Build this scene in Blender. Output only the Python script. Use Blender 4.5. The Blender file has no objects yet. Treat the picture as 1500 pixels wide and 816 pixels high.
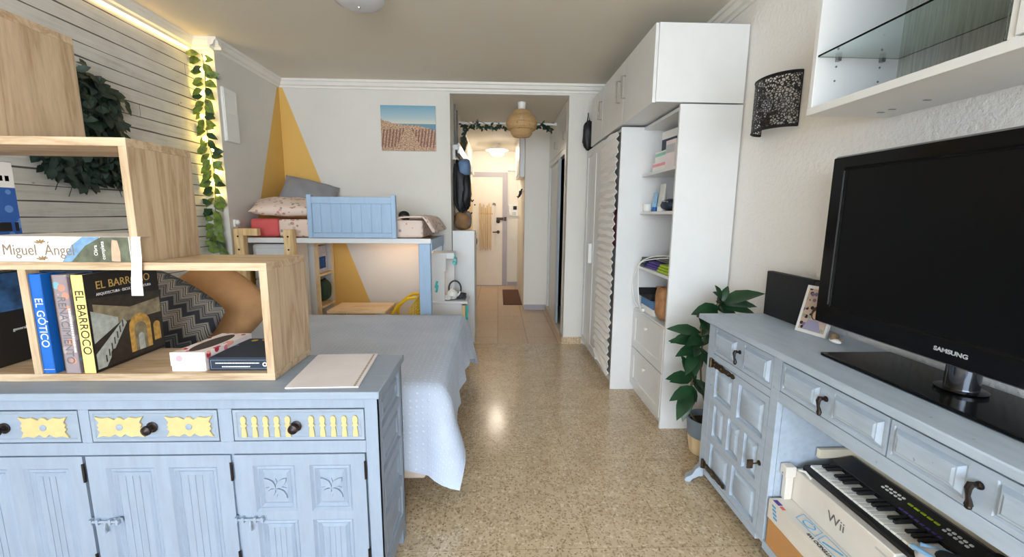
import bpy, bmesh, math, random
from mathutils import Vector, Matrix, Euler
random.seed(7)
SC = bpy.context.scene
COL = SC.collection
PI = math.pi
# ------------------------------------------------------------------ colour / materials
def lin(c):
    c = c / 255.0
    return c / 12.92 if c <= 0.04045 else ((c + 0.055) / 1.055) ** 2.4
def C(r, g, b): return (lin(r), lin(g), lin(b), 1.0)

class NT:
    def __init__(s, name):
        s.m = bpy.data.materials.new(name); s.m.use_nodes = True
        s.t = s.m.node_tree; s.n = s.t.nodes; s.l = s.t.links
        s.b = s.n['Principled BSDF']
    def node(s, typ, **kw):
        n = s.n.new(typ)
        for k, v in kw.items(): setattr(n, k, v)
        return n
    def set(s, sock, v):
        if hasattr(v, 'links') or isinstance(v, bpy.types.NodeSocket): s.l.new(v, sock)
        else: sock.default_value = v
    def math(s, op, a, b=0.0, c=0.0):
        n = s.node('ShaderNodeMath', operation=op)
        s.set(n.inputs[0], a); s.set(n.inputs[1], b); s.set(n.inputs[2], c)
        return n.outputs[0]
    def coord(s, scale=(1, 1, 1), rot=(0, 0, 0), loc=(0, 0, 0), kind='Object'):
        t = s.node('ShaderNodeTexCoord'); mp = s.node('ShaderNodeMapping')
        s.l.new(t.outputs[kind], mp.inputs[0])
        mp.inputs['Scale'].default_value = scale; mp.inputs['Rotation'].default_value = rot; mp.inputs['Location'].default_value = loc
        return mp.outputs[0]
    def sep(s, v):
        n = s.node('ShaderNodeSeparateXYZ'); s.l.new(v, n.inputs[0]); return n.outputs
    def comb(s, x, y, z):
        n = s.node('ShaderNodeCombineXYZ'); s.set(n.inputs[0], x); s.set(n.inputs[1], y); s.set(n.inputs[2], z); return n.outputs[0]
    def noise(s, v, scale, detail=3, rough=.5, dist=0):
        n = s.node('ShaderNodeTexNoise'); s.l.new(v, n.inputs['Vector'])
        n.inputs['Scale'].default_value = scale; n.inputs['Detail'].default_value = detail
        n.inputs['Roughness'].default_value = rough; n.inputs['Distortion'].default_value = dist
        return n.outputs['Fac']
    def voro(s, v, scale, feature='F1', rnd=1.0, out='Distance'):
        n = s.node('ShaderNodeTexVoronoi', feature=feature); s.l.new(v, n.inputs['Vector'])
        n.inputs['Scale'].default_value = scale; n.inputs['Randomness'].default_value = rnd
        return n.outputs[out]
    def ramp(s, f, stops, interp='LINEAR'):
        n = s.node('ShaderNodeValToRGB'); s.l.new(f, n.inputs[0]); e = n.color_ramp.elements
        n.color_ramp.interpolation = interp
        while len(e) < len(stops): e.new(.5)
        for i, (p, c) in enumerate(stops): e[i].position = p; e[i].color = c
        return n.outputs[0]
    def mix(s, f, a, b, typ='MIX'):
        n = s.node('ShaderNodeMix', data_type='RGBA', blend_type=typ)
        s.set(n.inputs[0], f); s.set(n.inputs[6], a); s.set(n.inputs[7], b)
        return n.outputs[2]
    def bump(s, h, strength=.3, dist=.01):
        n = s.node('ShaderNodeBump'); s.l.new(h, n.inputs['Height'])
        n.inputs['Strength'].default_value = strength; n.inputs['Distance'].default_value = dist
        s.l.new(n.outputs[0], s.b.inputs['Normal'])
    def base(s, c, rough=.5, metal=0.0, spec=.5):
        s.set(s.b.inputs['Base Color'], c); s.set(s.b.inputs['Roughness'], rough)
        s.b.inputs['Metallic'].default_value = metal; s.b.inputs['Specular IOR Level'].default_value = spec
        return s

def flat(name, c, rough=.5, metal=0, var=.06, scale=12, bump=0, spec=.5):
    """one colour with a slight uneven tone"""
    n = NT(name); v = n.coord(); f = n.noise(v, scale, 4)
    d = tuple(x * (1 - var) for x in c[:3]) + (1,); u = tuple(min(1, x * (1 + var)) for x in c[:3]) + (1,)
    n.base(n.ramp(f, [(.3, d), (.7, u)]), rough, metal, spec)
    if bump: n.bump(n.noise(v, scale * 8, 3), bump, .004)
    return n.m
def plaster(name, c, scale=60, strength=.25):
    n = NT(name); v = n.coord()
    f = n.noise(v, 1.3, 3)
    d = tuple(x * .96 for x in c[:3]) + (1,)
    n.base(n.ramp(f, [(.3, d), (.7, c)]), .75, 0, .25); n.bump(n.noise(v, scale, 4, .6), strength, .006)
    return n.m
def paintwood(name, c, grain=(3, 3, 40), dark=.82, rough=.45, wear=None):
    """brush painted timber: streaks along the brush, small chips"""
    n = NT(name); v = n.coord(grain); f = n.noise(v, 3.0, 5, .6); v2 = n.coord()
    g = n.noise(v2, 4, 3)
    d = tuple(x * dark for x in c[:3]) + (1,)
    col = n.ramp(f, [(.25, d), (.55, c), (.8, tuple(min(1, x * 1.08) for x in c[:3]) + (1,))])
    if wear:
        w = n.ramp(n.noise(v2, 55, 2, .5), [(.73, (0, 0, 0, 1)), (.77, (1, 1, 1, 1))])
        col = n.mix(w, col, wear)
    n.base(col, rough); n.bump(f, .15, .003)
    return n.m
def oak(name, ax=2, c1=C(194, 169, 140), c2=C(168, 138, 106), c3=C(210, 186, 156), ofs=(0, 0, 0)):
    n = NT(name); sc = [9, 9, 9]; sc[ax] = .9
    v = n.coord(tuple(sc), (0, 0, 0), ofs)
    w = n.noise(v, 1.0, 6, .55, .9); v2 = n.coord(tuple(x * 9 for x in sc)); g = n.noise(v2, 1.4, 3, .7)
    rings = n.math('FRACT', n.math('MULTIPLY', w, 5.0))
    tri = n.math('ABSOLUTE', n.math('SUBTRACT', rings, .5))
    col = n.ramp(n.math('ADD', n.math('MULTIPLY', tri, .9), n.math('MULTIPLY', g, .6)), [(.2, c2), (.5, c1), (.85, c3)])
    n.base(col, .5, 0, .3); n.bump(g, .08, .002)
    return n.m
def emit(name, c, s):
    n = NT(name); n.base(c, .4); n.b.inputs['Emission Color'].default_value = c; n.b.inputs['Emission Strength'].default_value = s
    return n.m
def stepmask(n, a, thr):  # 1 where a > thr
    return n.math('GREATER_THAN', a, thr)

M = {}
M['wall'] = plaster('wall_paint', C(226, 223, 217))
M['wall_rough'] = plaster('wall_textured_paint', C(238, 234, 230), 45, .9)
M['ceil'] = plaster('ceiling_paint', C(226, 220, 208), 50, .15)
M['trimw'] = flat('moulding_white', C(235, 232, 226), .5, 0, .02)
M['white'] = flat('white_laminate', C(222, 222, 222), .35, 0, .015)
M['whitewarm'] = flat('white_lacquer', C(222, 221, 218), .3, 0, .015)
M['hallwall'] = plaster('hall_paint', C(244, 240, 232))
M['cream'] = flat('cream_door', C(242, 232, 218), .4, 0, .02)
M['lilac'] = flat('lilac_grey_frame', C(176, 170, 178), .45, 0, .03)
M['black'] = flat('black_plastic', C(16, 17, 20), .35)
M['blackmat'] = flat('black_matt', C(24, 25, 28), .7)
M['blackgl'] = flat('black_gloss', C(8, 9, 11), .14, 0, .02, spec=.2)
M['grey'] = flat('grey_metal', C(150, 152, 156), .35, .8)
M['darkgrey'] = flat('dark_grey', C(62, 64, 70), .6)
M['chrome'] = flat('chrome', C(200, 200, 204), .15, 1)
M['iron'] = flat('dark_iron', C(46, 38, 36), .35, .7, .3, 60)
M['brass'] = flat('aged_brass', C(84, 70, 52), .4, .8, .5, 40, .4)
M['bluepaint'] = paintwood('blue_chalk_paint', C(143, 156, 173), (2, 14, 14), .9, .5, C(136, 148, 166))
M['bluepaintv'] = paintwood('blue_chalk_paint_upright', C(142, 155, 174), (14, 14, 2), .9, .5, C(136, 148, 166))
M['tvpaint'] = paintwood('greyblue_chalk_paint', C(176, 190, 207), (14, 2.5, 14), .86, .45, C(140, 150, 164))
M['bedblue'] = paintwood('powder_blue_paint', C(160, 186, 214), (18, 18, 2), .93, .45)
M['yellowcarve'] = flat('yellow_carving', C(200, 178, 126), .55, 0, .06, 40)
M['groove'] = flat('groove_shadow_blue', C(120, 132, 150), .7)
M['oakz'] = oak('oak_upright', 2); M['oakx'] = oak('oak_board', 0, ofs=(.3, .7, .2))
M['pine'] = oak('pine_pole', 2, C(222, 190, 140), C(200, 160, 108), C(236, 208, 164))
M['birch'] = oak('birch_board', 2, C(224, 200, 160), C(206, 176, 130), C(238, 218, 184))
M['desk'] = oak('beech_top', 0, C(230, 204, 164), C(212, 182, 138), C(240, 218, 184))
M['cardboard'] = flat('cardboard', C(192, 140, 86), .8, 0, .05)
M['paper'] = flat('paper_white', C(240, 236, 232), .7, 0, .02)
M['papergrey'] = flat('paper_pale_lilac', C(226, 220, 222), .7, 0, .03)
M['rattan'] = flat('rattan', C(206, 164, 108), .6, 0, .15, 60)
M['leafd'] = flat('dark_ivy_leaf', C(40, 56, 46), .55, 0, .35, 30)
M['leafg'] = flat('green_leaf', C(30, 62, 36), .35, 0, .35, 14)
M['leafl'] = flat('variegated_leaf', C(96, 118, 44), .5, 0, .6, 30)
M['stem'] = flat('plant_stem', C(96, 80, 52), .7)
M['soil'] = flat('potting_soil', C(50, 40, 32), .9, 0, .3, 60)
M['bluegrey'] = flat('blue_grey_ceramic', C(120, 132, 146), .5)
M['mint'] = flat('mint_plastic', C(80, 196, 196), .4)
M['yellow'] = flat('yellow_plastic', C(232, 190, 20), .35)
M['plastic'] = flat('white_plastic', C(236, 236, 232), .35, 0, .02)
M['wii'] = flat('box_white_card', C(222, 216, 208), .55, 0, .03)
M['textdark'] = flat('printed_grey', C(104, 104, 106), .6, 0, 0)
M['textblue'] = flat('printed_blue', C(92, 168, 214), .6, 0, 0)
M['textwhite'] = flat('printed_white', C(238, 238, 236), .6, 0, 0)
M['textgold'] = flat('printed_gold', C(206, 170, 92), .5, 0, 0)
M['textbrown'] = flat('printed_brown', C(132, 112, 92), .6, 0, 0)
M['textblack'] = flat('printed_black', C(30, 26, 24), .6, 0, 0)
M['silver'] = flat('silver_print', C(196, 200, 204), .3, .3, 0)
M['pink'] = flat('pink_print', C(242, 160, 172), .6)
M['red'] = flat('coral_fabric', C(214, 96, 96), .8)
M['navy'] = flat('navy_card', C(24, 42, 62), .45)
M['royal'] = flat('royal_blue_card', C(22, 100, 190), .4)
M['purple'] = flat('purple_fabric', C(84, 64, 150), .7)
M['lime'] = flat('lime_fabric', C(170, 200, 40), .7)
M['kraft'] = flat('kraft_paper', C(176, 128, 88), .8, 0, .3, 18, .8)
M['bag'] = flat('black_nylon', C(22, 23, 27), .5, 0, .4, 14, .5)
M['denim'] = flat('blue_nylon', C(96, 122, 158), .6, 0, .15)
M['brownbag'] = flat('brown_canvas', C(136, 102, 68), .8, 0, .2)
M['greybag'] = flat('grey_canvas', C(128, 126, 126), .8, 0, .15)
M['greenbag'] = flat('green_nylon', C(28, 64, 52), .6)
M['rosebag'] = flat('rose_nylon', C(190, 110, 126), .6)
M['tan'] = flat('tan_velvet', C(188, 142, 98), .85, 0, .12, 9, .3)
M['greycush'] = flat('grey_cotton', C(146, 146, 152), .85, 0, .06)
M['cloth_gapdark'] = flat('dark_clothes_and_gap_shade', C(34, 28, 32), .85, 0, .3, 9)
M['bulb'] = emit('warm_bulb', (1, .70, .16, 1), 38)
M['led'] = emit('warm_led', (1, .66, .24, 1), 10)
M['lampglow'] = emit('hall_lamp_glass', (1, .88, .72, 1), 44)
M['ledwhite'] = emit('under_bunk_led', (1, .74, .5, 1), 16)
M['opal'] = flat('opal_glass', C(205, 208, 214), .25, 0, .02)

def mk_terrazzo():
    n = NT('terrazzo'); v = n.coord()
    base = n.ramp(n.noise(v, 7, 5, .65), [(.3, C(186, 164, 134)), (.7, C(210, 189, 158))])
    vd = n.node('ShaderNodeVectorMath', operation='ADD'); n.l.new(v, vd.inputs[0])
    nz = n.node('ShaderNodeTexNoise'); n.l.new(v, nz.inputs['Vector']); nz.inputs['Scale'].default_value = 40
    sc = n.node('ShaderNodeVectorMath', operation='SCALE'); n.l.new(nz.outputs['Color'], sc.inputs[0]); sc.inputs['Scale'].default_value = .02
    n.l.new(sc.outputs[0], vd.inputs[1]); v2 = vd.outputs[0]
    col = base
    for scale, lo, c, thr in ((70, .42, C(146, 120, 92), .6), (52, .42, C(226, 212, 188), .80), (80, .36, C(112, 88, 66), .80), (64, .45, C(170, 146, 114), .6), (120, .4, C(96, 76, 58), .86), (95, .4, C(222, 206, 178), .8)):
        d = n.voro(v2, scale); rc = n.voro(v2, scale, out='Color')
        r = n.sep(rc)[0]
        msk = n.math('MULTIPLY', n.math('LESS_THAN', d, lo), n.math('GREATER_THAN', r, thr))
        col = n.mix(n.math('MULTIPLY', msk, .6), col, c)
    # tile joints every 0.4 m
    s = n.sep(v)
    for k in (0, 1):
        u = n.math('FRACT', n.math('ADD', n.math('DIVIDE', s[k], .60), .38 + .2 * k))
        j = n.math('LESS_THAN', u, .005)
        col = n.mix(n.math('MULTIPLY', j, .4), col, C(112, 92, 72))
    n.base(col, n.math('ADD', n.math('MULTIPLY', n.noise(v, 5, 3), .10), .12), 0, .5)
    return n.m
M['terrazzo'] = mk_terrazzo()

def mk_boards():
    """weathered white-grey boards: rows along world Y, stacked in Z, dark gaps of uneven strength"""
    n = NT('whitewashed_boards'); t = n.coord(); s = n.sep(t)
    v = n.comb(s[1], s[2], 0.0)
    H = .0745
    row = n.math('FLOOR', n.math('DIVIDE', s[2], H))
    rr = n.node('ShaderNodeTexWhiteNoise', noise_dimensions='1D'); n.l.new(row, rr.inputs['W'])
    fz = n.math('FRACT', n.math('DIVIDE', s[2], H))
    yy = n.math('ADD', s[1], n.math('MULTIPLY', rr.outputs[0], 3.0))
    seg = n.math('FLOOR', n.math('DIVIDE', yy, 5.1)); fy = n.math('FRACT', n.math('DIVIDE', yy, 5.1))
    rb = n.node('ShaderNodeTexWhiteNoise', noise_dimensions='2D'); n.l.new(n.comb(row, seg, 0.0), rb.inputs['Vector'])
    grain = n.noise(n.comb(n.math('MULTIPLY', s[1], 1.6), n.math('MULTIPLY', s[2], 34), row), 2.2, 6, .65)
    blot = n.noise(n.comb(s[1], s[2], row), 6, 5, .6)
    col = n.ramp(n.math('ADD', n.math('MULTIPLY', grain, .55), n.math('MULTIPLY', blot, .5)), [(.3, C(186, 183, 176)), (.5, C(218, 215, 208)), (.72, C(236, 233, 227))])
    col = n.mix(n.math('MULTIPLY', rb.outputs[0], .35), col, C(192, 189, 182))
    gw = n.math('ADD', .02, n.math('MULTIPLY', n.math('POWER', n.noise(n.comb(n.math('MULTIPLY', s[1], 1.7), n.math('MULTIPLY', row, 5.3), 0.0), 1.2, 2), 2.0), .26))
    gap = n.math('LESS_THAN', fz, gw)
    gap2 = n.math('LESS_THAN', fy, .0006)
    col = n.mix(n.math('MULTIPLY', n.math('MAXIMUM', gap, gap2), .85), col, C(44, 38, 32))
    kn = n.ramp(n.voro(n.comb(n.math('MULTIPLY', s[1], .6), s[2], 0.0), 9), [(.03, (1, 1, 1, 1)), (.06, (0, 0, 0, 1))])
    col = n.mix(n.math('MULTIPLY', kn, .6), col, C(70, 62, 56))
    n.base(col, .75, 0, .2); n.bump(grain, .25, .003)
    return n.m
M['boards'] = mk_boards()

def mk_halltile():
    n = NT('wood_look_tile'); v = n.coord((1, 1, 1), (0, 0, PI / 2))
    b = n.node('ShaderNodeTexBrick'); n.l.new(v, b.inputs['Vector'])
    b.inputs['Scale'].default_value = 1; b.inputs['Brick Width'].default_value = .62; b.inputs['Row Height'].default_value = .31
    b.inputs['Mortar Size'].default_value = .004; b.offset = .5
    b.inputs['Color1'].default_value = C(200, 172, 142); b.inputs['Color2'].default_value = C(214, 188, 158); b.inputs['Mortar'].default_value = C(104, 82, 62)
    g = n.noise(n.coord((40, 3, 3)), 1.5, 4)
    n.base(n.mix(.35, b.outputs[0], n.ramp(g, [(.3, C(184, 154, 126)), (.7, C(220, 194, 164))])), .35)
    return n.m
M['halltile'] = mk_halltile()

def mk_paintedwall():
    """pale wall with a mustard triangle painted across the corner at (-2.014, 4.1)"""
    n = NT('wall_paint_with_mustard_triangle'); v = n.coord(); s = n.sep(v)
    far = n.math('SUBTRACT', n.math('ADD', -1.985, n.math('MULTIPLY', n.math('SUBTRACT', 2.446, s[2]), .356)), s[0])
    lft = n.math('SUBTRACT', s[1], n.math('SUBTRACT', 4.075, n.math('MULTIPLY', n.math('SUBTRACT', 2.446, s[2]), .40)))
    isfar = n.math('GREATER_THAN', s[1], 4.097)
    isl = n.math('LESS_THAN', s[0], -2.0)
    m = n.math('ADD', n.math('MULTIPLY', isfar, n.math('GREATER_THAN', far, 0.0)),
               n.math('MULTIPLY', n.math('MULTIPLY', isl, n.math('SUBTRACT', 1.0, isfar)), n.math('GREATER_THAN', lft, 0.0)))
    wn = n.ramp(n.noise(v, 1.3, 3), [(.3, C(216, 212, 206)), (.7, C(226, 223, 217))])
    n.base(n.mix(m, wn, C(226, 184, 104)), .75, 0, .25); n.bump(n.noise(v, 60, 4, .6), .25, .006)
    return n.m
M['wallpaint'] = mk_paintedwall()

def mk_spread():
    n = NT('tufted_bedspread'); v = n.coord()
    uv = n.coord(kind='UV'); d = n.voro(uv, 1.0, rnd=0.15)
    dot = n.ramp(d, [(.14, (1, 1, 1, 1)), (.24, (0, 0, 0, 1))])
    w = n.noise(n.coord((5, 60, 60)), 2, 3)
    c = n.ramp(n.noise(v, 5, 4), [(.3, C(192, 204, 226)), (.7, C(204, 215, 236))])
    n.base(n.mix(n.math('MULTIPLY', dot, .7), c, C(222, 232, 250)), .9, 0, .1)
    h = n.math('ADD', n.math('MULTIPLY', dot, 1.0), n.math('MULTIPLY', w, .25))
    n.bump(h, .5, .004)
    return n.m
M['spread'] = mk_spread()

def mk_chevron():
    n = NT('chevron_weave'); v = n.coord(); s = n.sep(v)
    tri = n.math('ABSOLUTE', n.math('SUBTRACT', n.math('FRACT', n.math('MULTIPLY', s[0], 17.0)), .5))
    q = n.math('ADD', n.math('MULTIPLY', s[1], 30.0), n.math('MULTIPLY', tri, 2.0))
    f = n.math('FRACT', q); g = n.math('FRACT', n.math('MULTIPLY', q, 3.0))
    tone = n.math('FLOOR', q)
    r = n.node('ShaderNodeTexWhiteNoise', noise_dimensions='1D'); n.l.new(tone, r.inputs['W'])
    a = n.ramp(r.outputs[0], [(0, C(62, 64, 72)), (.3, C(128, 122, 116)), (.55, C(96, 104, 112)), (.78, C(164, 156, 146))], 'CONSTANT')
    col = n.mix(n.math('GREATER_THAN', g, .62), a, C(66, 64, 68))
    col = n.mix(n.math('MULTIPLY', n.math('GREATER_THAN', f, .8), .5), col, C(168, 160, 150))
    n.base(col, .9, 0, .1); n.bump(n.noise(v, 300, 2), .3, .002)
    return n.m
M['chevron'] = mk_chevron()

def mk_printed(name, base, spots, scale=22):
    n = NT(name); v = n.coord(); col = n.ramp(n.noise(v, 6, 3), [(.3, tuple(x * .95 for x in base[:3]) + (1,)), (.7, base)])
    for i, c in enumerate(spots):
        vv = n.coord(loc=(i * 3.1, i * 1.7, i * .9)); d = n.voro(vv, scale); rc = n.sep(n.voro(vv, scale, out='Color'))[0]
        col = n.mix(n.math('MULTIPLY', n.math('LESS_THAN', d, .3), n.math('GREATER_THAN', rc, .62)), col, c)
    n.base(col, .85, 0, .1)
    return n.m
M['print'] = mk_printed('printed_cotton', C(232, 212, 200), (C(206, 184, 174), C(160, 150, 150), C(206, 150, 136)), 26)
M['floral'] = mk_printed('floral_card', C(244, 232, 232), (C(232, 130, 150), C(190, 60, 80), C(236, 176, 150)), 30)
M['poster'] = mk_printed('picture_book_cover', C(206, 208, 226), (C(86, 104, 160), C(220, 224, 236), C(150, 160, 190)), 24)
M['painting'] = mk_printed('dark_painted_card', C(64, 70, 80), (C(190, 130, 100), C(206, 176, 80), C(110, 130, 150)), 16)
M['photo'] = mk_printed('snapshot_print', C(196, 170, 156), (C(60, 44, 40), C(150, 160, 140), C(120, 110, 140)), 40)
M['bluecover'] = mk_printed('blue_seascape_cover', C(58, 98, 168), (C(40, 70, 140), C(100, 140, 200)), 24)
M['renaiss'] = mk_printed('marbled_spine', C(150, 136, 140), (C(120, 170, 186), C(190, 140, 120), C(170, 160, 160)), 26)

def mk_streak():
    n = NT('streaked_grey_wallpaper'); g = n.noise(n.coord((60, 60, 3)), 2.2, 5, .7)
    n.base(n.ramp(g, [(.3, C(150, 156, 150)), (.6, C(186, 190, 184)), (.8, C(206, 208, 202))]), .6)
    return n.m
M['streak'] = mk_streak()
def mk_glass():
    n = NT('clear_glass'); n.base((.78, .9, .86, 1), .02); n.b.inputs['Transmission Weight'].default_value = 1; n.b.inputs['IOR'].default_value = 1.3
    return n.m
M['glass'] = mk_glass()
def mk_filigree():
    n = NT('cut_filigree_metal'); v = n.coord()
    d = n.voro(v, 84, 'DISTANCE_TO_EDGE'); s = n.sep(n.coord())
    a = n.math('LESS_THAN', d, .11)
    rim = n.math('GREATER_THAN', n.math('ABSOLUTE', n.math('SUBTRACT', s[2], .12)), .108)
    n.base(C(36, 34, 36), .5); n.set(n.b.inputs['Alpha'], n.math('MAXIMUM', a, rim))
    return n.m
M['filigree'] = mk_filigree()
def mk_woven():
    n = NT('woven_rattan'); v = n.coord(kind='UV'); s = n.sep(v)
    a = n.math('SINE', n.math('MULTIPLY', n.math('ADD', s[0], s[1]), 2 * PI)); b = n.math('SINE', n.math('MULTIPLY', n.math('SUBTRACT', s[0], s[1]), 2 * PI))
    m = n.math('MAXIMUM', a, b)
    n.base(n.ramp(m, [(.2, C(176, 128, 76)), (.8, C(224, 188, 134))]), .6)
    n.set(n.b.inputs['Alpha'], n.math('GREATER_THAN', m, .12)); n.bump(m, .5, .004)
    return n.m
M['woven'] = mk_woven()
def mk_beach():
    """a sandy path between paling fences running down to the sea"""
    n = NT('beach_photograph'); v = n.coord(kind='UV'); s = n.sep(v); u, w = s[0], s[1]
    sky = n.ramp(w, [(.6, C(214, 210, 196)), (.72, C(172, 194, 200)), (1, C(112, 164, 190))])
    hor = n.math('LESS_THAN', w, .60)
    col = n.mix(hor, sky, C(98, 144, 166))
    surf = n.math('LESS_THAN', w, n.math('SUBTRACT', .60, n.math('MULTIPLY', u, .14)))
    col = n.mix(n.math('MULTIPLY', surf, n.math('GREATER_THAN', u, .45)), col, C(206, 198, 182))
    nz = n.noise(n.comb(n.math('MULTIPLY', u, 9), n.math('MULTIPLY', w, 9), 0.0), 1.5, 6, .7)
    dune = n.math('LESS_THAN', w, n.math('ADD', n.math('ADD', .50, n.math('MULTIPLY', nz, .14)), n.math('MULTIPLY', n.math('MULTIPLY', n.math('SUBTRACT', .5, u), n.math('ABSOLUTE', n.math('SUBTRACT', .5, u))), .5)))
    sand = n.ramp(n.noise(n.comb(n.math('MULTIPLY', u, 30), n.math('MULTIPLY', w, 40), 0.0), 1.2, 5, .7), [(.38, C(88, 62, 58)), (.5, C(190, 152, 122)), (.65, C(226, 196, 164))])
    col = n.mix(dune, col, sand)
    pal = n.math('ABSOLUTE', n.math('SUBTRACT', n.math('FRACT', n.math('ADD', n.math('MULTIPLY', u, 17.0), n.math('MULTIPLY', w, -2.0))), .5))
    side = n.math('GREATER_THAN', n.math('ABSOLUTE', n.math('SUBTRACT', u, .5)), n.math('ADD', .05, n.math('MULTIPLY', n.math('SUBTRACT', .5, w), .42)))
    fence = n.math('MULTIPLY', n.math('MULTIPLY', n.math('GREATER_THAN', pal, .24), side), n.math('MULTIPLY', n.math('LESS_THAN', w, n.math('ADD', .38, n.math('MULTIPLY', nz, .2))), n.math('GREATER_THAN', w, .08)))
    col = n.mix(n.math('MULTIPLY', fence, .85), col, n.ramp(nz, [(.3, C(84, 48, 46)), (.7, C(150, 96, 80))]))
    n.base(col, .55)
    return n.m
M['beach'] = mk_beach()
def mk_pleat():
    n = NT('pleated_blind_fabric'); n.base(C(240, 238, 237), .8, 0, .1); n.bump(n.noise(n.coord(), 300, 2), .15, .002)
    return n.m
M['pleat'] = mk_pleat()

# ------------------------------------------------------------------ mesh builder
ORG = {}
class B:
    def __init__(s): s.v = []; s.f = []; s.mi = []; s.uv = {}
    def _add(s, vs, fs, m=0):
        b = len(s.v); s.v += [Vector(p) for p in vs]
        for f in fs: s.f.append([b + i for i in f]); s.mi.append(m)
        return s
    def box(s, x0, x1, y0, y1, z0, z1, m=0, R=None, piv=None):
        vs = [Vector((x, y, z)) for z in (z0, z1) for y in (y0, y1) for x in (x0, x1)]
        if R is not None:
            p = Vector(piv) if piv is not None else sum(vs, Vector()) / 8
            vs = [p + R @ (q - p) for q in vs]
        return s._add(vs, [(0, 2, 3, 1), (4, 5, 7, 6), (0, 1, 5, 4), (2, 6, 7, 3), (0, 4, 6, 2), (1, 3, 7, 5)], m)
    def tube(s, pts, r, n=8, m=0, rs=None):
        pts = [Vector(p) for p in pts]; rings = []; prev = None
        for i, p in enumerate(pts):
            d = (pts[min(i + 1, len(pts) - 1)] - pts[max(i - 1, 0)]).normalized()
            a = prev if prev is not None else (Vector((0, 0, 1)) if abs(d.z) < .9 else Vector((1, 0, 0)))
            u = (a - d * a.dot(d)).normalized(); w = d.cross(u); prev = u
            rr = rs[i] if rs else r
            rings.append([p + (u * math.cos(2 * PI * k / n) + w * math.sin(2 * PI * k / n)) * rr for k in range(n)])
        vs = [q for R_ in rings for q in R_]; fs = []
        for i in range(len(pts) - 1):
            for k in range(n): fs.append((i * n + k, i * n + (k + 1) % n, (i + 1) * n + (k + 1) % n, (i + 1) * n + k))
        fs.append(tuple(range(n))[::-1]); fs.append(tuple((len(pts) - 1) * n + k for k in range(n)))
        return s._add(vs, fs, m)
    def lathe(s, prof, c=(0, 0, 0), n=32, m=0, axis='z', arc=2 * PI, caps=True):
        c = Vector(c); vs = []; full = abs(arc - 2 * PI) < 1e-6; nn = n if full else n + 1
        for r, z in prof:
            for k in range(nn):
                a = arc * k / n; p = (r * math.cos(a), r * math.sin(a), z)
                if axis == 'y': p = (p[0], -p[2], p[1])     # profile runs towards -y
                if axis == 'x': p = (-p[2], p[0], p[1])     # profile runs towards -x
                vs.append(c + Vector(p))
        fs = []
        for i in range(len(prof) - 1):
            for k in range(n if full else n): fs.append((i * nn + k, i * nn + (k + 1) % nn, (i + 1) * nn + (k + 1) % nn, (i + 1) * nn + k))
        if caps and full:
            if prof[0][0] > 1e-5: fs.append(tuple(range(n))[::-1])
            if prof[-1][0] > 1e-5: fs.append(tuple((len(prof) - 1) * nn + k for k in range(n)))
        return s._add(vs, fs, m)
    def prism(s, poly, f, w0, w1, m=0):
        """poly of (u, v) extruded from w0 to w1 through f(u, v, w)"""
        n = len(poly); vs = [f(u, v, w0) for u, v in poly] + [f(u, v, w1) for u, v in poly]
        fs = [tuple(range(n))[::-1], tuple(range(n, 2 * n))] + [(i, (i + 1) % n, n + (i + 1) % n, n + i) for i in range(n)]
        return s._add(vs, fs, m)
    def quad(s, a, b, c, d, m=0): return s._add([a, b, c, d], [(0, 1, 2, 3)], m)
    def sphere(s, c, r, nu=14, nv=8, m=0):
        rx, ry, rz = r if isinstance(r, tuple) else (r, r, r); c = Vector(c); vs = []; fs = []
        for j in range(nv + 1):
            t = PI * j / nv
            for i in range(nu):
                a = 2 * PI * i / nu; vs.append(c + Vector((rx * math.sin(t) * math.cos(a), ry * math.sin(t) * math.sin(a), rz * math.cos(t))))
        for j in range(nv):
            for i in range(nu): fs.append((j * nu + i, j * nu + (i + 1) % nu, (j + 1) * nu + (i + 1) % nu, (j + 1) * nu + i))
        return s._add(vs, fs, m)
    def slab(s, f, u0, u1, v0, v1, th, panels=(), rings=((0, 0), (.006, -.012), (.014, -.012), (.034, -.003)), m=0, pm=None):
        """board in a plane through f(u, v, w), front at w=0, back at w=-th; each panel (u0,u1,v0,v1) is cut with moulded rings (inset, depth)"""
        us = sorted(set([u0, u1] + [p[0] for p in panels] + [p[1] for p in panels])); vs_ = sorted(set([v0, v1] + [p[2] for p in panels] + [p[3] for p in panels]))
        for i in range(len(us) - 1):
            for j in range(len(vs_) - 1):
                cu, cv = (us[i] + us[i + 1]) / 2, (vs_[j] + vs_[j + 1]) / 2
                if any(p[0] < cu < p[1] and p[2] < cv < p[3] for p in panels): continue
                s.quad(f(us[i], vs_[j], 0), f(us[i + 1], vs_[j], 0), f(us[i + 1], vs_[j + 1], 0), f(us[i], vs_[j + 1], 0), m)
        for p in panels:
            prev = None
            for ins, dep in rings:
                r = [f(p[0] + ins, p[2] + ins, dep), f(p[1] - ins, p[2] + ins, dep), f(p[1] - ins, p[3] - ins, dep), f(p[0] + ins, p[3] - ins, dep)]
                if prev:
                    for k in range(4): s.quad(prev[k], prev[(k + 1) % 4], r[(k + 1) % 4], r[k], m)
                prev = r
            s.quad(*prev, m if pm is None else pm)
        c = [f(u0, v0, 0), f(u1, v0, 0), f(u1, v1, 0), f(u0, v1, 0)]; d = [f(u0, v0, -th), f(u1, v0, -th), f(u1, v1, -th), f(u0, v1, -th)]
        for k in range(4): s.quad(c[k], c[(k + 1) % 4], d[(k + 1) % 4], d[k], m)
        s.quad(*d[::-1], m); return s
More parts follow.
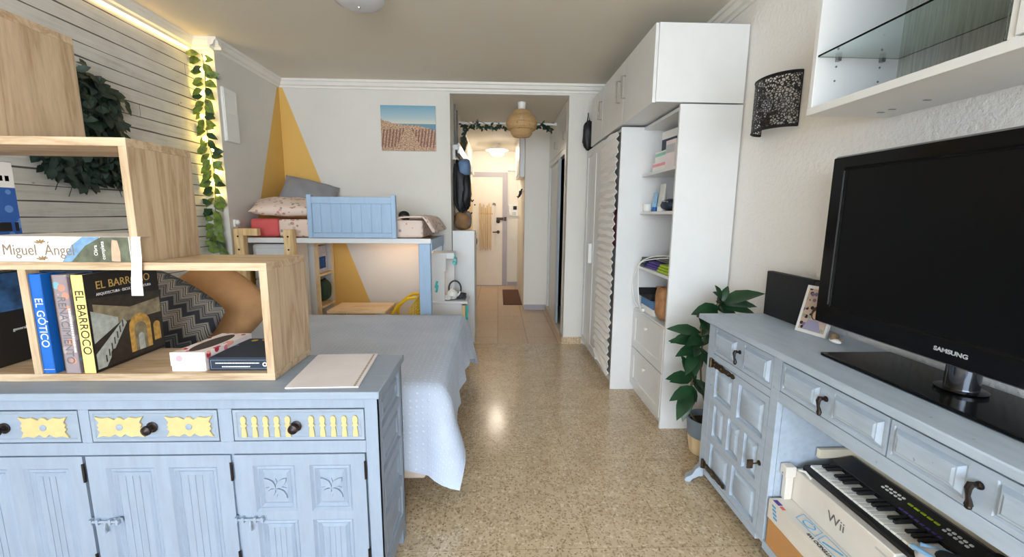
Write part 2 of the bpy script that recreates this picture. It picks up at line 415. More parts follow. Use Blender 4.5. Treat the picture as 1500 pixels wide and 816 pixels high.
    def build(s, name, mat, parent=None, org=None, bevel=0, smooth=30, seg=2, weld=True):
        me = bpy.data.meshes.new(name)
        if parent is not None: o_ = ORG[parent.name]
        elif org is not None: o_ = Vector(org)
        else:
            o_ = Vector(((min(p.x for p in s.v) + max(p.x for p in s.v)) / 2, (min(p.y for p in s.v) + max(p.y for p in s.v)) / 2, min(p.z for p in s.v)))
        me.from_pydata([p - o_ for p in s.v], [], s.f)
        for m_ in (mat if isinstance(mat, (list, tuple)) else [mat]): me.materials.append(M[m_] if isinstance(m_, str) else m_)
        for i, p in enumerate(me.polygons): p.material_index = s.mi[i]
        bm = bmesh.new(); bm.from_mesh(me)
        if weld: bmesh.ops.remove_doubles(bm, verts=bm.verts, dist=1e-5)
        bmesh.ops.recalc_face_normals(bm, faces=bm.faces); bm.to_mesh(me); bm.free()
        if smooth:
            me.shade_smooth(); me.set_sharp_from_angle(angle=math.radians(smooth))
        o = bpy.data.objects.new(name, me); COL.objects.link(o)
        if parent is not None: o.parent = parent
        else: o.location = o_
        ORG[o.name] = o_.copy()
        if bevel:
            b = o.modifiers.new('edge', 'BEVEL'); b.width = bevel; b.segments = seg; b.limit_method = 'ANGLE'; b.angle_limit = math.radians(40)
        return o

def tag(o, label=None, cat=None, group=None, kind=None):
    if label: o['label'] = label
    if cat: o['category'] = cat
    if group: o['group'] = group
    if kind: o['kind'] = kind
    return o
def thing(name, label, cat, loc, group=None):
    o = bpy.data.objects.new(name, None); COL.objects.link(o); o.location = loc; o.empty_display_size = .05
    ORG[o.name] = Vector(loc); return tag(o, label, cat, group)
def struct(b, name, mat, **k): return tag(b.build(name, mat, **k), kind='structure')
def copy_tree(o, parent=None):
    c = o.copy(); COL.objects.link(c)
    if parent is not None: c.parent = parent
    ORG[c.name] = ORG[o.name].copy()
    for ch in list(o.children): copy_tree(ch, c)
    return c
def text(body, size, loc, right, up, mat, parent, ext=.0004, align='CENTER', sx=1.0, shear=0.0, bold=0.0, name='lettering'):
    cu = bpy.data.curves.new(name, 'FONT'); cu.body = body; cu.size = size; cu.extrude = ext; cu.align_x = align; cu.align_y = 'CENTER'; cu.shear = shear; cu.offset = bold
    cu.materials.append(M[mat]); o = bpy.data.objects.new(name, cu); COL.objects.link(o); o.parent = parent
    r, u = Vector(right).normalized(), Vector(up).normalized(); n = r.cross(u)
    mt = Matrix((r, u, n)).transposed().to_4x4()
    o.matrix_local = Matrix.Translation(Vector(loc) - ORG[parent.name]) @ mt @ Matrix.Diagonal((sx, 1, 1, 1))
    bpy.context.view_layer.update()
    me = bpy.data.meshes.new_from_object(o.evaluated_get(bpy.context.evaluated_depsgraph_get())); ml = o.matrix_local.copy()
    bpy.data.objects.remove(o); bpy.data.curves.remove(cu)
    o = bpy.data.objects.new(name, me); COL.objects.link(o); o.parent = parent; o.matrix_local = ml
    ORG[o.name] = ORG[parent.name]
    return o
def each(boxes, name, mat, parent, bevel=0):
    for q in boxes: B().box(*q).build(name, mat, parent, bevel=bevel)
def FY(y):  return lambda u, v, w: Vector((u, y - w, v))          # face looking towards -y
def FX(x):  return lambda u, v, w: Vector((x - w, u, v))          # face looking towards -x
def FXp(x): return lambda u, v, w: Vector((x + w, u, v))          # face looking towards +x
def FZ(z):  return lambda u, v, w: Vector((u, v, z + w))
def lathe_uv(o, nu, nv):
    me = o.data; uvl = me.uv_layers.new()
    cen = Vector((0, 0, 0))
    for p in me.polygons:
        an = [math.atan2(me.vertices[i].co.y - cen.y, me.vertices[i].co.x - cen.x) / (2 * PI) for i in p.vertices]
        if max(an) - min(an) > .5: an = [a + 1 if a < 0 else a for a in an]
        for li, a, vi in zip(p.loop_indices, an, p.vertices): uvl.data[li].uv = (a * nu, me.vertices[vi].co.z * nv)

def leaf(b, p, d, nrm, L, W, m=0, curl=.25, fold=.18):
    """a pointed oval leaf with a folded midrib, starting at p along d"""
    d = d.normalized(); s_ = d.cross(nrm)
    if s_.length < 1e-4: s_ = d.cross(Vector((.3, .5, .8)))
    s_.normalize(); n = s_.cross(d).normalized(); rows = [(0, .02), (.18, .62), (.42, 1), (.68, .78), (.88, .34), (1, .0)]
    vs = []
    for t, w in rows:
        c = p + d * (L * t) - n * (curl * L * t * t)
        vs += [c - s_ * (W * .5 * w) + n * (fold * W * w * .5), c, c + s_ * (W * .5 * w) + n * (fold * W * w * .5)]
    fs = []
    for i in range(len(rows) - 1):
        a = i * 3; fs += [(a, a + 1, a + 4, a + 3), (a + 1, a + 2, a + 5, a + 4)]
    b._add(vs, fs, m)

def cushion(name, mat, w, h, t, n=18, pinch=.06, seed=0, rnd_=.0):
    """puffed square cushion in its own XY plane (z = thickness)"""
    rnd = random.Random(seed); b = B(); ph = [rnd.uniform(0, 6) for _ in range(4)]
    for sgn in (1, -1):
        vs = []; fs = []
        for j in range(n + 1):
            for i in range(n + 1):
                u = -1 + 2 * i / n; v = -1 + 2 * j / n
                k = max(0, (1 - u * u) * (1 - v * v)) ** .42
                ru, rv = u * math.sqrt(1 - rnd_ * v * v), v * math.sqrt(1 - rnd_ * u * u)
                x = ru * w / 2 * (1 - pinch * (1 - v * v) * abs(u) ** 3); y = rv * h / 2 * (1 - pinch * (1 - u * u) * abs(v) ** 3)
                z = sgn * t / 2 * k * (1 + .05 * math.sin(3.1 * u + ph[0]) * math.sin(2.6 * v + ph[1])) + .004 * k * math.sin(9 * u + 5 * v + ph[2])
                vs.append((x, y, z))
        for j in range(n):
            for i in range(n):
                a = j * (n + 1) + i; q = (a, a + 1, a + n + 2, a + n + 1); fs.append(q if sgn > 0 else q[::-1])
        b._add(vs, fs)
    o = b.build(name, mat, org=(0, 0, 0), smooth=70)
    return o

def dashes(b, f, u0, u1, v, h):
    r = random.Random(int(u0 * 1000)); u = u0
    while u < u1:
        w = h * r.uniform(.5, 1.6); b.prism([(u, v - h / 2), (min(u + w, u1), v - h / 2), (min(u + w, u1), v + h / 2), (u, v + h / 2)], f, 0, .0004); u += w + h * .35

# ================================================================== THE ROOM
struct(B().box(-2.35, 1.55, -3.1, 4.1, -.1, 0), 'floor', 'terrazzo', org=(0, 0, 0))
struct(B().box(-.65, 1.4, 4.1, 7.8, -.1, 0), 'floor_hall', 'halltile', org=(0, 0, 0))
struct(B().box(-2.32, -2.17, -3.1, 3.22, 0, 2.5), 'wall_left', 'boards', org=(0, 0, 0))
struct(B().box(-2.32, -2.014, 3.22, 4.2, 0, 2.5), 'wall_left_plain', 'wallpaint', org=(0, 0, 0))
struct(B().box(-2.014, -.455, 4.1, 4.2, 0, 2.5).box(.665, 1.5, 4.1, 4.2, 0, 2.5).box(-.455, .665, 4.1, 4.2, 2.41, 2.5), 'wall_far', 'wallpaint', org=(0, 0, 0))
struct(B().box(1.36, 1.5, -3.1, 4.1, 0, 2.5), 'wall_right', 'wall_rough', org=(0, 0, 0))
struct(B().box(-2.32, -2.1, -3.1, -3.0, 0, 2.5).box(1.3, 1.5, -3.1, -3.0, 0, 2.5).box(-2.1, 1.3, -3.1, -3.0, 2.42, 2.5), 'wall_back', 'wall', org=(0, 0, 0))
wf = B()
for x in (-2.1, -.9, .1, 1.25): wf.box(x, x + .05, -3.07, -3.03, 0.0, 2.42)
wf.box(-2.05, 1.25, -3.07, -3.03, 2.37, 2.42).box(-2.05, 1.25, -3.07, -3.03, 0, .03)
struct(wf, 'window_1', 'trimw')
struct(B().box(-2.6, 1.8, -4.5, -3.1, -.1, -.01), 'floor_balcony', 'terrazzo', org=(0, 0, 0))
struct(B().box(-2.6, 1.8, -4.6, -4.5, -.1, .95), 'wall_balcony', 'wall')
struct(B().box(-2.32, 1.5, -3.1, 4.2, 2.5, 2.6), 'ceiling', 'ceil', org=(0, 0, 0))
struct(B().box(-.6, 1.4, 4.2, 7.8, 2.41, 2.5), 'ceiling_hall', 'ceil', org=(0, 0, 0))
struct(B().box(-.6, -.455, 4.2, 7.65, 0, 2.41), 'wall_hall_left', 'hallwall', org=(0, 0, 0))
struct(B().box(.355, 1.35, 5.65, 7.65, 0, 2.41).box(1.25, 1.35, 4.2, 5.65, 0, 2.41), 'wall_hall_right', 'hallwall', org=(0, 0, 0))
struct(B().box(-.6, 1.35, 7.65, 7.75, 0, 2.41), 'wall_hall_end', 'hallwall', org=(0, 0, 0))
CP = [(0, 2.43), (.012, 2.43), (.016, 2.446), (.034, 2.452), (.046, 2.478), (.056, 2.482), (.06, 2.5), (0, 2.5)]
struct(B().prism(CP, lambda u, v, w: Vector((-2.17 + u, w, v)), -3.0, 3.22), 'trim_1', 'trimw')
struct(B().prism(CP, lambda u, v, w: Vector((w, 3.22 - u, v)), -2.17, -1.954), 'trim_2', 'trimw')
struct(B().prism(CP, lambda u, v, w: Vector((-2.014 + u, w, v)), 3.16, 4.1), 'trim_3', 'trimw')
struct(B().prism(CP, lambda u, v, w: Vector((w, 4.1 - u, v)), -2.014, 1.36), 'trim_4', 'trimw')
struct(B().prism(CP, lambda u, v, w: Vector((1.36 - u, w, v)), -3.0, 4.1), 'trim_5', 'trimw')
struct(B().box(.665, .85, 4.088, 4.1, 0, .07).box(.653, .665, 4.088, 4.26, 0, .07), 'baseboard_far', 'terrazzo', org=(0, 0, 0))
struct(B().box(.355, .665, 5.638, 5.65, 0, .07), 'baseboard_hall', 'lilac')
struct(B().box(.17, .355, 7.638, 7.65, 0, .07), 'baseboard_end', 'lilac')

# entry door at the end of the hall
dz = tag(B().box(-.60, .075, 7.612, 7.645, .012, 1.965).build('door_1', 'cream'), kind='structure')
B().box(.075, .16, 7.60, 7.65, 0, 2.045).box(-.6, .075, 7.60, 7.65, 1.965, 2.045).box(-.6, .075, 7.58, 7.65, 0, .012).build('door_frame', 'lilac', dz)
B().lathe([(.03, 0), (.03, .012), (.012, .016), (.012, .045)], (.0, 7.612, .99), 14, axis='y').tube([(0, 7.565, .99), (-.02, 7.565, .99), (-.1, 7.567, .985)], .011, 8).build('door_handle', 'brass', dz)
B().box(-.03, .10, 7.59, 7.612, 1.20, 1.25).box(.105, .145, 7.585, 7.60, 1.19, 1.26).build('night_latch', 'brass', dz)
B().lathe([(.035, 0), (.035, .014), (.018, .018)], (.0, 7.612, 1.02 + .16), 14, axis='y').build('lock_rosette', 'iron', dz)
B().lathe([(.014, 0), (.014, .01)], (-.42, 7.612, 1.47), 12, axis='y').build('peephole', 'brass', dz)

# ================================================================== SIDEBOARD
sb = thing('sideboard', 'pale blue painted carved sideboard with yellow ornaments carrying the oak shelves', 'sideboard', (-1.05, 1.38, 0))
XR, XL, YF, YB = -.372, -1.74, 1.225, 1.545
B().box(XL - .012, -.360, 1.208, 1.552, .741, .765).build('top', 'bluepaint', sb, bevel=.003)
b = B()   # carcass: face frame, sides, back, bottom, inner dividers
F = FY(YF)
def rect(b, u0, u1, v0, v1, th=.02, f=F, m=0): b.slab(f, u0, u1, v0, v1, th, m=m)
for u0, u1 in ((-.411, XR), (XL, -1.695)): rect(b, u0, u1, .06, .741)
for u0, u1 in ((-.855, -.814), (-1.268, -1.238)):
    rect(b, u0, u1, .598, .706); rect(b, u0, u1, .098, .557, f=FY(YF + .006))
rect(b, -1.695, -.411, .706, .741); rect(b, -1.695, -.411, .557, .598); rect(b, -1.695, -.411, .06, .098)
b.box(XL, XR, YB - .012, YB, .06, .741).box(XL, XR - .02, YF + .02, YB, .08, .098)
b.box(XL, XL + .02, YF + .02, YB, .06, .741)
b.build('carcass', 'bluepaintv', sb, bevel=.0015)
s_ = B()
pv = [(.615, .715), (.455, .585), (.29, .425), (.125, .26)]
s_.slab(FXp(XR), YF + .001, YB, .06, .741, .02, [(YF + .045, YB - .04, a, c) for a, c in pv], rings=((0, 0), (.006, -.009), (.012, -.009), (.022, -.002), (.034, -.002), (.04, -.007)))
s_.build('side_panel', 'bluepaintv', sb)
for x, y in ((XR - .05, YF), (XR - .05, YB - .05), (XL, YF), (XL, YB - .05)):
    B().prism([(0, 0), (.05, 0), (.05, .06), (-.0, .06)], lambda u, v, w, x=x, y=y: Vector((x + u, y + w, v)), 0, .05).build('foot', 'bluepaintv', sb)

def flower(b, cx, cz, w, h, f, t0, t1):
    """bow-tie leaf ornament: four pointed leaves around a ring"""
    poly = []; 
    half = [(-.5, .5), (-.36, .42), (-.22, .47), (-.1, .34), (-.03, .46), (.03, .46), (.1, .34), (.22, .47), (.36, .42), (.5, .5), (.42, .22), (.47, .1), (.43, 0), (.47, -.1), (.42, -.22), (.5, -.5), (.36, -.42), (.22, -.47), (.1, -.34), (.03, -.46), (-.03, -.46), (-.1, -.34), (-.22, -.47), (-.36, -.42), (-.5, -.5), (-.42, -.22), (-.47, -.1), (-.43, 0), (-.47, .1), (-.42, .22)]
    b.prism([(cx + u * w, cz + v * h) for u, v in half][::-1], f, t0, t1)
    return b
def knob(b, c):
    b.lathe([(.0, 0), (.016, .0), (.017, .003), (.010, .006), (.007, .012), (.012, .017), (.0155, .022), (.014, .028), (.009, .030), (.005, .033), (0, .034)], c, 20, axis='y')
    return b
def spindle(b, cx, z0, z1, f, t0, t1):
    H = z1 - z0; r = [(.0, .45), (.08, .5), (.3, .42), (.48, .3), (.52, .55), (.58, .6), (.62, .35), (.75, .5), (.88, .5), (.96, .32), (1, .1)]
    w = .0165
    pts = [(cx - w * a * 1.6 / 1.6, z0 + H * t) for t, a in r] + [(cx + w * a, z0 + H * t) for t, a in r[::-1]]
    b.prism(pts, f, t0, t1); return b
drs = [(-.814, -.411, 'sp'), (-1.238, -.855, 'fl'), (-1.695, -1.268, 'fl')]
for x0, x1, kd in drs:
    d = B().slab(F, x0 + .003, x1 - .003, .602, .702, .018, [(x0 + .012, x1 - .012, .611, .694)], rings=((0, 0), (.003, -.003), (.006, -.003)))
    dr = d.build('drawer', 'bluepaint', sb)
    cx = (x0 + x1) / 2; cz = .650
    kx = {'sp': -.622}.get(kd, cx - .009)
    knob(B(), (kx, YF + .002, .648)).build('knob', 'iron', dr)
    if kd == 'fl':
        for q in (-.5, .5):
            fx = cx + q * .206 * (1 if x0 > -1.3 else 1.05)
            flower(B(), fx, cz, .142, .068, FY(YF + .003), 0, .006).build('carving', 'yellowcarve', dr, bevel=.0012)
            B().lathe([(0, .0), (.010, .0), (.010, .0075), (.007, .009), (0, .009)], (fx, YF + .003, cz), 14, axis='y').build('boss', 'bluepaint', dr)
    else:
        for g in (-1, 1):
            for k in range(5):
                spindle(B(), (-.7135 if g < 0 else -.508) + (k - 2) * .0335, .613, .682, FY(YF + .003), 0, .006).build('carving', 'yellowcarve', dr, bevel=.001)
def xflower(b, cx, cz, r, f, t):
    for k in range(4):
        a = PI / 4 + k * PI / 2; c, s = math.cos(a), math.sin(a); L = r * 1.25; W = r * .22
        pts = [(0, .0), (.25, 1), (.5, 1.25), (.8, .8), (1, 0), (.8, -.8), (.5, -1.25), (.25, -1)]
        b.prism([(cx + c * L * t_ - s * W * w, cz + s * L * t_ + c * W * w) for t_, w in pts], f, 0, t)
    for k in range(4):
        a = k * PI / 2; c, s = math.cos(a), math.sin(a); L = r * .85; W = r * .1
        b.prism([(cx + c * L * t_ - s * W * w, cz + s * L * t_ + c * W * w) for t_, w in [(.35, 0), (.6, 1), (1, 0), (.6, -1)]], f, 0, t * .7)
def latch(b, cx, cz):
    b.tube([(cx - .046, YF - .009, cz), (cx + .046, YF - .009, cz)], .0042, 8)
    for q in (-.04, -.02, .018, .04): b.box(cx + q - .004, cx + q + .004, YF - .014, YF, cz - .009, cz + .009)
    b.tube([(cx + .004, YF - .011, cz), (cx + .004, YF - .016, cz - .02), (cx + .004, YF - .014, cz - .034)], .0042, 8, rs=[.004, .004, .0062])
    b.box(cx - .05, cx + .05, YF - .003, YF, cz - .007, cz + .007)
for i, (x0, x1) in enumerate(((-.822, -.413), (-1.268, -.826), (-1.695, -1.272))):
    a, c = x0 + .003, x1 - .003; W = c - a; d = B()
    c1 = (a + .055, a + .055 + (W - .145) / 2); c2 = (c - .045 - (W - .145) / 2, c - .045)
    if i == 0: pan = [(*c1, .358, .518), (*c2, .358, .518), (*c1, .125, .328), (*c2, .125, .328)]
    else: pan = [(*c1, .125, .515), (*c2, .125, .515)]
    d.slab(FY(YF - .002), a, c, .1, .554, .018, pan, rings=((0, 0), (.008, -.008), (.014, -.005), (.022, -.012), (.03, -.006)))
    if i == 0:
        for p in pan[:2]: xflower(d, (p[0] + p[1]) / 2, (p[2] + p[3]) / 2, min(p[1] - p[0], p[3] - p[2]) / 2 - .026, FY(YF + .0065), .0085)
    for p in pan[2 if i == 0 else 0:]:      # tongue and groove lines in the long fields
        for k in (1, 2, 3):
            u = p[0] + .03 + (p[1] - p[0] - .06) * k / 4; d.box(u - .0010, u + .0010, YF + .0025, YF + .006, p[2] + .03, p[3] - .03)
    dd = d.build('door', 'bluepaintv', sb)
    lb = B(); latch(lb, a + .035, .337); lb.build('latch', 'bluepaint', dd)
    for z in (.50, .19): B().tube([(c + .001, YF - .004, z - .03), (c + .001, YF - .004, z + .03)], .004, 8).build('hinge', 'iron', dd)

# drawing pad on the sideboard top
t = thing('drawing_pad', 'large pale lilac paper pad lying beside the shelves on the blue sideboard', 'paper pad', (-.56, 1.39, .765))
def padf(u, v, z): return Vector((-.653 + .208 * v + 0 * u + u * (.222 - .0 * v) - .255 * v + .02 * v, 1.235 + .308 * v + .006 * u, z))
pg = B(); c = [padf(0, 0, .7655), padf(1, 0, .7655), padf(1, 1, .7655), padf(0, 1, .7655)]; up = Vector((0, 0, .004))
pg._add(c + [q + up for q in c], [(0, 3, 2, 1), (4, 5, 6, 7), (0, 1, 5, 4), (1, 2, 6, 5), (2, 3, 7, 6), (3, 0, 4, 7)])
pg.build('sheets', 'papergrey', t)
hb = B()
for k in range(34):
    p = padf(.94, .02 + k * .0285, .7697); hb.box(p.x - .0035, p.x + .0035, p.y - .002, p.y + .002, .7692, .7702)
hb.build('binding_strip', 'textbrown', t)

# ================================================================== STEPPED OAK SHELVES
sh = thing('bookshelf', 'stepped oak bookshelf of open boxes standing on the blue sideboard', 'bookshelf', (-1.3, 1.43, .765))
y0, y1, T = 1.30, 1.56, .024
def upr(x, z0, z1): B().box(x, x + T, y0, y1, z0, z1).build('upright_panel', 'oakz', sh, bevel=.0008)
def brd(x0, x1, z): B().box(x0, x1, y0, y1, z, z + T).build('shelf_board', 'oakx', sh, bevel=.0008)
brd(-2.14, -.715, .766); brd(-2.14, -.715, 1.122); brd(-2.14, -1.09, 1.489); brd(-2.14, -1.44, 1.853)
upr(-.739, .79, 1.122); upr(-1.458, .79, 1.122); upr(-2.14, .79, 1.122)
upr(-1.114, 1.146, 1.489); upr(-1.80, 1.146, 1.489); upr(-2.14, 1.146, 1.489)
upr(-1.464, 1.513, 1.853); upr(-2.14, 1.513, 1.853)

def book(name, label, x0, x1, d0, d1, z0, z1, cover, spine=None, group=None, cat='book', rz=0):
    t = thing(name, label, cat, ((x0 + x1) / 2, d0, z0), group)
    tk = .0022
    B().box(x0, x0 + tk, d0, d1, z0, z1).box(x1 - tk, x1, d0, d1, z0, z1).build('cover', cover, t)
    B().box(x0, x1, d0, d0 + tk, z0, z1).build('spine', spine or cover, t, bevel=.001)
    B().box(x0 + tk, x1 - tk, d0 + tk, d1 - .004, z0 + .003, z1 - .003).build('page_block', 'paper', t)
    return t
SR, SU = (0, 0, -1), (1, 0, 0)
t = book('book', 'blue spined book lettered EL GÓTICO beside the oak divider', -1.4325, -1.396, 1.304, 1.51, .791, 1.108, 'royal')
text('EL GÓTICO', .033, (-1.414, 1.3035, .955), SR, SU, 'textwhite', t, sx=.92); B().box(-1.430, -1.398, 1.3033, 1.3042, .803, .805).build('spine_line', 'silver', t)
t = book('book', 'brown black spined book between the blue one and the marbled one', -1.391, -1.367, 1.325, 1.53, .791, 1.1, 'textblack', flat('brown_spine', C(64, 54, 46), .5, 0, .5, 20))
t = book('book', 'marbled book lettered RENACIMIENTO between dark and yellow spines', -1.364, -1.319, 1.304, 1.54, .791, 1.106, 'renaiss')
text('RENACIMIENTO', .034, (-1.346, 1.3035, .93), SR, SU, 'textdark', t, sx=.88); mk = B(); dashes(mk, lambda u, v, w: Vector((-1.326 + v, 1.3038 - w, u)), .86, 1.0, 0, .006); mk.build('small_print', 'textwhite', t)
t = book('book', 'yellow spined book EL BARROCO with a palace staircase on its cover', -1.310, -1.271, 1.304, 1.58, .791, 1.106, 'textblack', flat('yellow_spine', C(246, 214, 128), .5, 0, .04))
text('EL BARROCO', .036, (-1.2905, 1.3035, .955), SR, SU, 'textblack', t, sx=.95)
cx = -1.2708; RU = ((0, 1, 0), (0, 0, 1))
text('EL BARROCO', .036, (cx, 1.442, 1.066), *RU, 'textgold', t, sx=.95); text('ARQUITECTURA · ESCULTURA · PINTURA', .0125, (cx, 1.442, 1.038), *RU, 'textwhite', t, sx=.9)
pm = [flat('cover_hall', C(146, 134, 108), .5, 0, .4, 40), flat('cover_gold', C(206, 160, 80), .5, 0, .3, 60), flat('cover_pale', C(186, 192, 186), .5, 0, .2, 50), flat('cover_dark', C(52, 44, 36), .5, 0, .4, 50)]
f = lambda u, v, w: Vector((cx + w, u - .02, v)); pc = B()
pc.prism([(1.328, .80), (1.597, .80), (1.597, 1.01), (1.328, 1.03)], f, 0, .0002, 3)
pc.prism([(1.34, .93), (1.596, .93), (1.596, .985), (1.47, .975), (1.34, 1.01)], f, .0002, .0004, 0)
pc.prism([(1.33, .885), (1.42, .93), (1.42, .95), (1.33, .99)], f, .0004, .0006, 2)
pc.prism([(1.33, .80), (1.36, .80), (1.45, .925), (1.44, .94), (1.33, .85)], f, .0006, .0008, 2)
def arch(cx_, z0, w, h, f, t0, t1, m): 
    pts = [(cx_ - w / 2, z0), (cx_ + w / 2, z0)] + [(cx_ + w / 2 * math.cos(PI * k / 8), z0 + h - w / 2 + w / 2 * math.sin(PI * k / 8)) for k in range(9)]
    pc.prism(pts, f, t0, t1, m)
arch(1.50, .815, .088, .13, f, .0006, .0008, 1); arch(1.50, .815, .05, .1, f, .0008, .001, 0); arch(1.50, .815, .024, .06, f, .001, .0012, 2)
arch(1.425, .805, .034, .075, f, .0008, .001, 3); arch(1.392, .80, .026, .05, f, .0008, .001, 3); arch(1.57, .83, .03, .07, f, .0006, .0008, 1)
for k in range(7): pc.prism([(1.36 + k * .012, .815 + k * .0165), (1.364 + k * .012, .815 + k * .0165), (1.364 + k * .012, .838 + k * .0165), (1.36 + k * .012, .838 + k * .0165)], f, .0008, .001, 3)
pc.build('cover_picture', pm, t)
tag(B().box(-1.43, -1.27, 1.335, 1.55, 1.1095, 1.1145).build('folder', 'navy'), 'thin dark blue folder lying flat across the tops of the upright books', 'folder')
# left bay: big black and blue book, its cover turned to the room
t = book('book', 'large black book with a blue picture standing left of the oak divider', -1.665, -1.62, 1.325, 1.55, .791, 1.10, 'textblack')
B().prism([(1.33, .97), (1.548, .97), (1.548, 1.095), (1.33, 1.095)], FXp(-1.62), 0, .0004).build('cover_picture', flat('stage_lights', C(52, 92, 140), .4, 0, .7, 22), t)
text('io', .03, (-1.6195, 1.47, .94), *RU, 'textwhite', t); text('general de la obra', .014, (-1.6195, 1.455, .905), *RU, 'textwhite', t)
# second level
t = book('book', 'blue and white book standing upright at the left end behind the lying book', -1.668, -1.644, 1.33, 1.502, 1.147, 1.46, 'bluecover')
B().prism([(1.33, 1.375), (1.502, 1.375), (1.502, 1.459), (1.33, 1.459)], FXp(-1.644), 0, .0004).build('cover_band', 'paper', t)
dashes(mk := B(), FXp(-1.644), 1.45, 1.49, 1.405, .018); mk.build('title_print', 'textblack', t); dashes(mk := B(), FXp(-1.644), 1.43, 1.495, 1.245, .03); mk.build('small_print', 'textblack', t)
t = thing('book', 'thick white book lettered Miguel Ángel lying flat on the middle oak shelf', 'book', (-1.34, 1.31, 1.147))
bx0, bx1 = -1.575, -1.118
B().box(bx0, bx1, 1.303, 1.545, 1.1465, 1.149).box(bx0, bx1, 1.303, 1.545, 1.2205, 1.223).build('cover', 'paper', t)
B().box(bx0, bx1, 1.3025, 1.305, 1.1465, 1.223).build('spine', 'paper', t, bevel=.001)
B().box(bx0 + .004, bx1 - .004, 1.306, 1.542, 1.149, 1.2205).build('page_block', 'paper', t)
text('Miguel', .047, (-1.392, 1.302, 1.181), (1, 0, 0), (0, 0, 1), 'textbrown', t, sx=.82, align='RIGHT'); text('Ángel', .047, (-1.370, 1.302, 1.181), (1, 0, 0), (0, 0, 1), 'textbrown', t, sx=.82, align='LEFT')
f = FY(1.3024); p = B()
p.prism([(-1.322, 1.1467), (-1.205, 1.1467), (-1.205, 1.2225), (-1.255, 1.2225), (-1.29, 1.197)], f, 0, .0003, 0)
p.prism([(-1.295, 1.1467), (-1.12, 1.1467), (-1.12, 1.2225), (-1.2, 1.2225), (-1.25, 1.195)], f, .0003, .0006, 1)
p.prism([(-1.176, 1.15), (-1.15, 1.148), (-1.148, 1.178), (-1.153, 1.212), (-1.168, 1.214), (-1.172, 1.195)], f, .0006, .0009, 2)
p.build('spine_picture', [flat('print_blue', C(112, 148, 184), .6, 0, .2, 40), flat('print_olive', C(88, 92, 74), .6, 0, .4, 40), flat('print_skin', C(206, 164, 138), .6, 0, .15, 40)], t)
text('Obra', .015, (-1.219, 1.3013, 1.182), (0, 0, 1), (-1, 0, 0), 'textwhite', t); text('completa', .015, (-1.198, 1.3013, 1.182), (0, 0, 1), (-1, 0, 0), 'textwhite', t)
st = B()
for zz in (1.206, 1.156):
    for a in range(5): st.tube([(-1.380 + .004 * a - .008, 1.3018, zz - .003), (-1.380 + .016 * math.cos(a * .7), 1.3018, zz + .008 * math.sin(a * .7 + .3))], .002, 5)
st.build('ornament', flat('print_ochre', C(150, 120, 80), .6), t)
# paper strip hanging over the edge
t = B(); pts = [(-1.093, 1.34, 1.2245), (-1.093, 1.298, 1.2242), (-1.0935, 1.2955, 1.216), (-1.094, 1.293, 1.16), (-1.0955, 1.288, 1.12), (-1.0975, 1.2855, 1.085), (-1.1015, 1.288, 1.045)]
for i in range(len(pts) - 1):
    a, c = Vector(pts[i]), Vector(pts[i + 1]); wa, wc = Vector((.0115 + .001 * i, 0, 0)), Vector((.0115 + .001 * (i + 1), 0, 0)); d = Vector((0, .0012, 0.0004))
    t._add([a - wa, a + wa, c + wc, c - wc, a - wa + d, a + wa + d, c + wc + d, c - wc + d], [(0, 1, 2, 3), (4, 7, 6, 5), (0, 3, 7, 4), (1, 5, 6, 2), (0, 4, 5, 1), (3, 2, 6, 7)])
tag(t.build('paper_strip', 'paper', smooth=60), 'white paper strip hanging over the shelf edge in front of the book covers', 'paper strip')

# tissue box and game box on the lowest shelf
t = thing('tissue_box', 'white tissue box with floral lid and pink dot on the lowest oak shelf', 'tissue box', (-1.0, 1.43, .79))
bb = B()
def skew(x0, x1, yA, yB, z0, z1, sx): return [(x0, yA, z0), (x1, yA, z0), (x1 + sx, yB, z0), (x0 + sx, yB, z0), (x0, yA, z1), (x1, yA, z1), (x1 + sx, yB, z1), (x0 + sx, yB, z1)]
HEX = [(0, 3, 2, 1), (4, 5, 6, 7), (0, 1, 5, 4), (1, 2, 6, 5), (2, 3, 7, 6), (3, 0, 4, 7)]
bb._add(skew(-1.052, -.944, 1.322, 1.545, .7905, .852, .02), HEX).build('carton', 'floral', t, bevel=.001)
bb = B()._add(skew(-1.053, -.943, 1.3205, 1.3225, .808, .853, 0), HEX)._add(skew(-1.050, -.946, 1.3208, 1.3222, .7905, .808, 0), HEX).build('front_flap', 'paper', t)
B().lathe([(0, 0), (.0105, 0), (.0105, .0006), (0, .0006)], (-1.025, 1.3204, .833), 20, axis='y').build('dot', 'pink', t)
sl = B(); pts = [(math.cos(2 * PI * k / 24) * .032, math.sin(2 * PI * k / 24) * .095) for k in range(24)]
sl.prism([(-.988 + u + v * .09, 1.43 + v) for u, v in pts], FZ(.8522), 0, .0006); sl.build('opening', flat('box_opening', C(74, 62, 60), .8), t)
t = thing('game_box', 'flat navy blue box with a painted lid right of the tissue box', 'game box', (-.845, 1.43, .79))
B()._add(skew(-.936, -.742, 1.325, 1.54, .7905, .8335, 0), HEX).build('carton', 'navy', t, bevel=.001)
B().box(-.93, -.744, 1.33, 1.535, .8335, .8342).build('lid_picture', 'painting', t)
fr = B()
for a, c, d_, e in ((-.93, -.75, .797, .7975), (-.93, -.75, .825, .8255), (-.93, -.9295, .797, .8255), (-.7505, -.75, .797, .8255)): fr.box(a, c, 1.3244, 1.325, d_, e)
fr.build('border_line', 'silver', t)
mk = B(); dashes(mk, FY(1.3244), -.915, -.775, .8155, .0035); dashes(mk, FY(1.3244), -.895, -.805, .8035, .0035); mk.build('small_print', 'textwhite', t)
B().lathe([(.004, 0), (.0075, 0), (.0075, .0006), (.004, .0006)], (-.758, 1.3245, .811), 16, axis='y', caps=False).build('seal', 'textwhite', t)

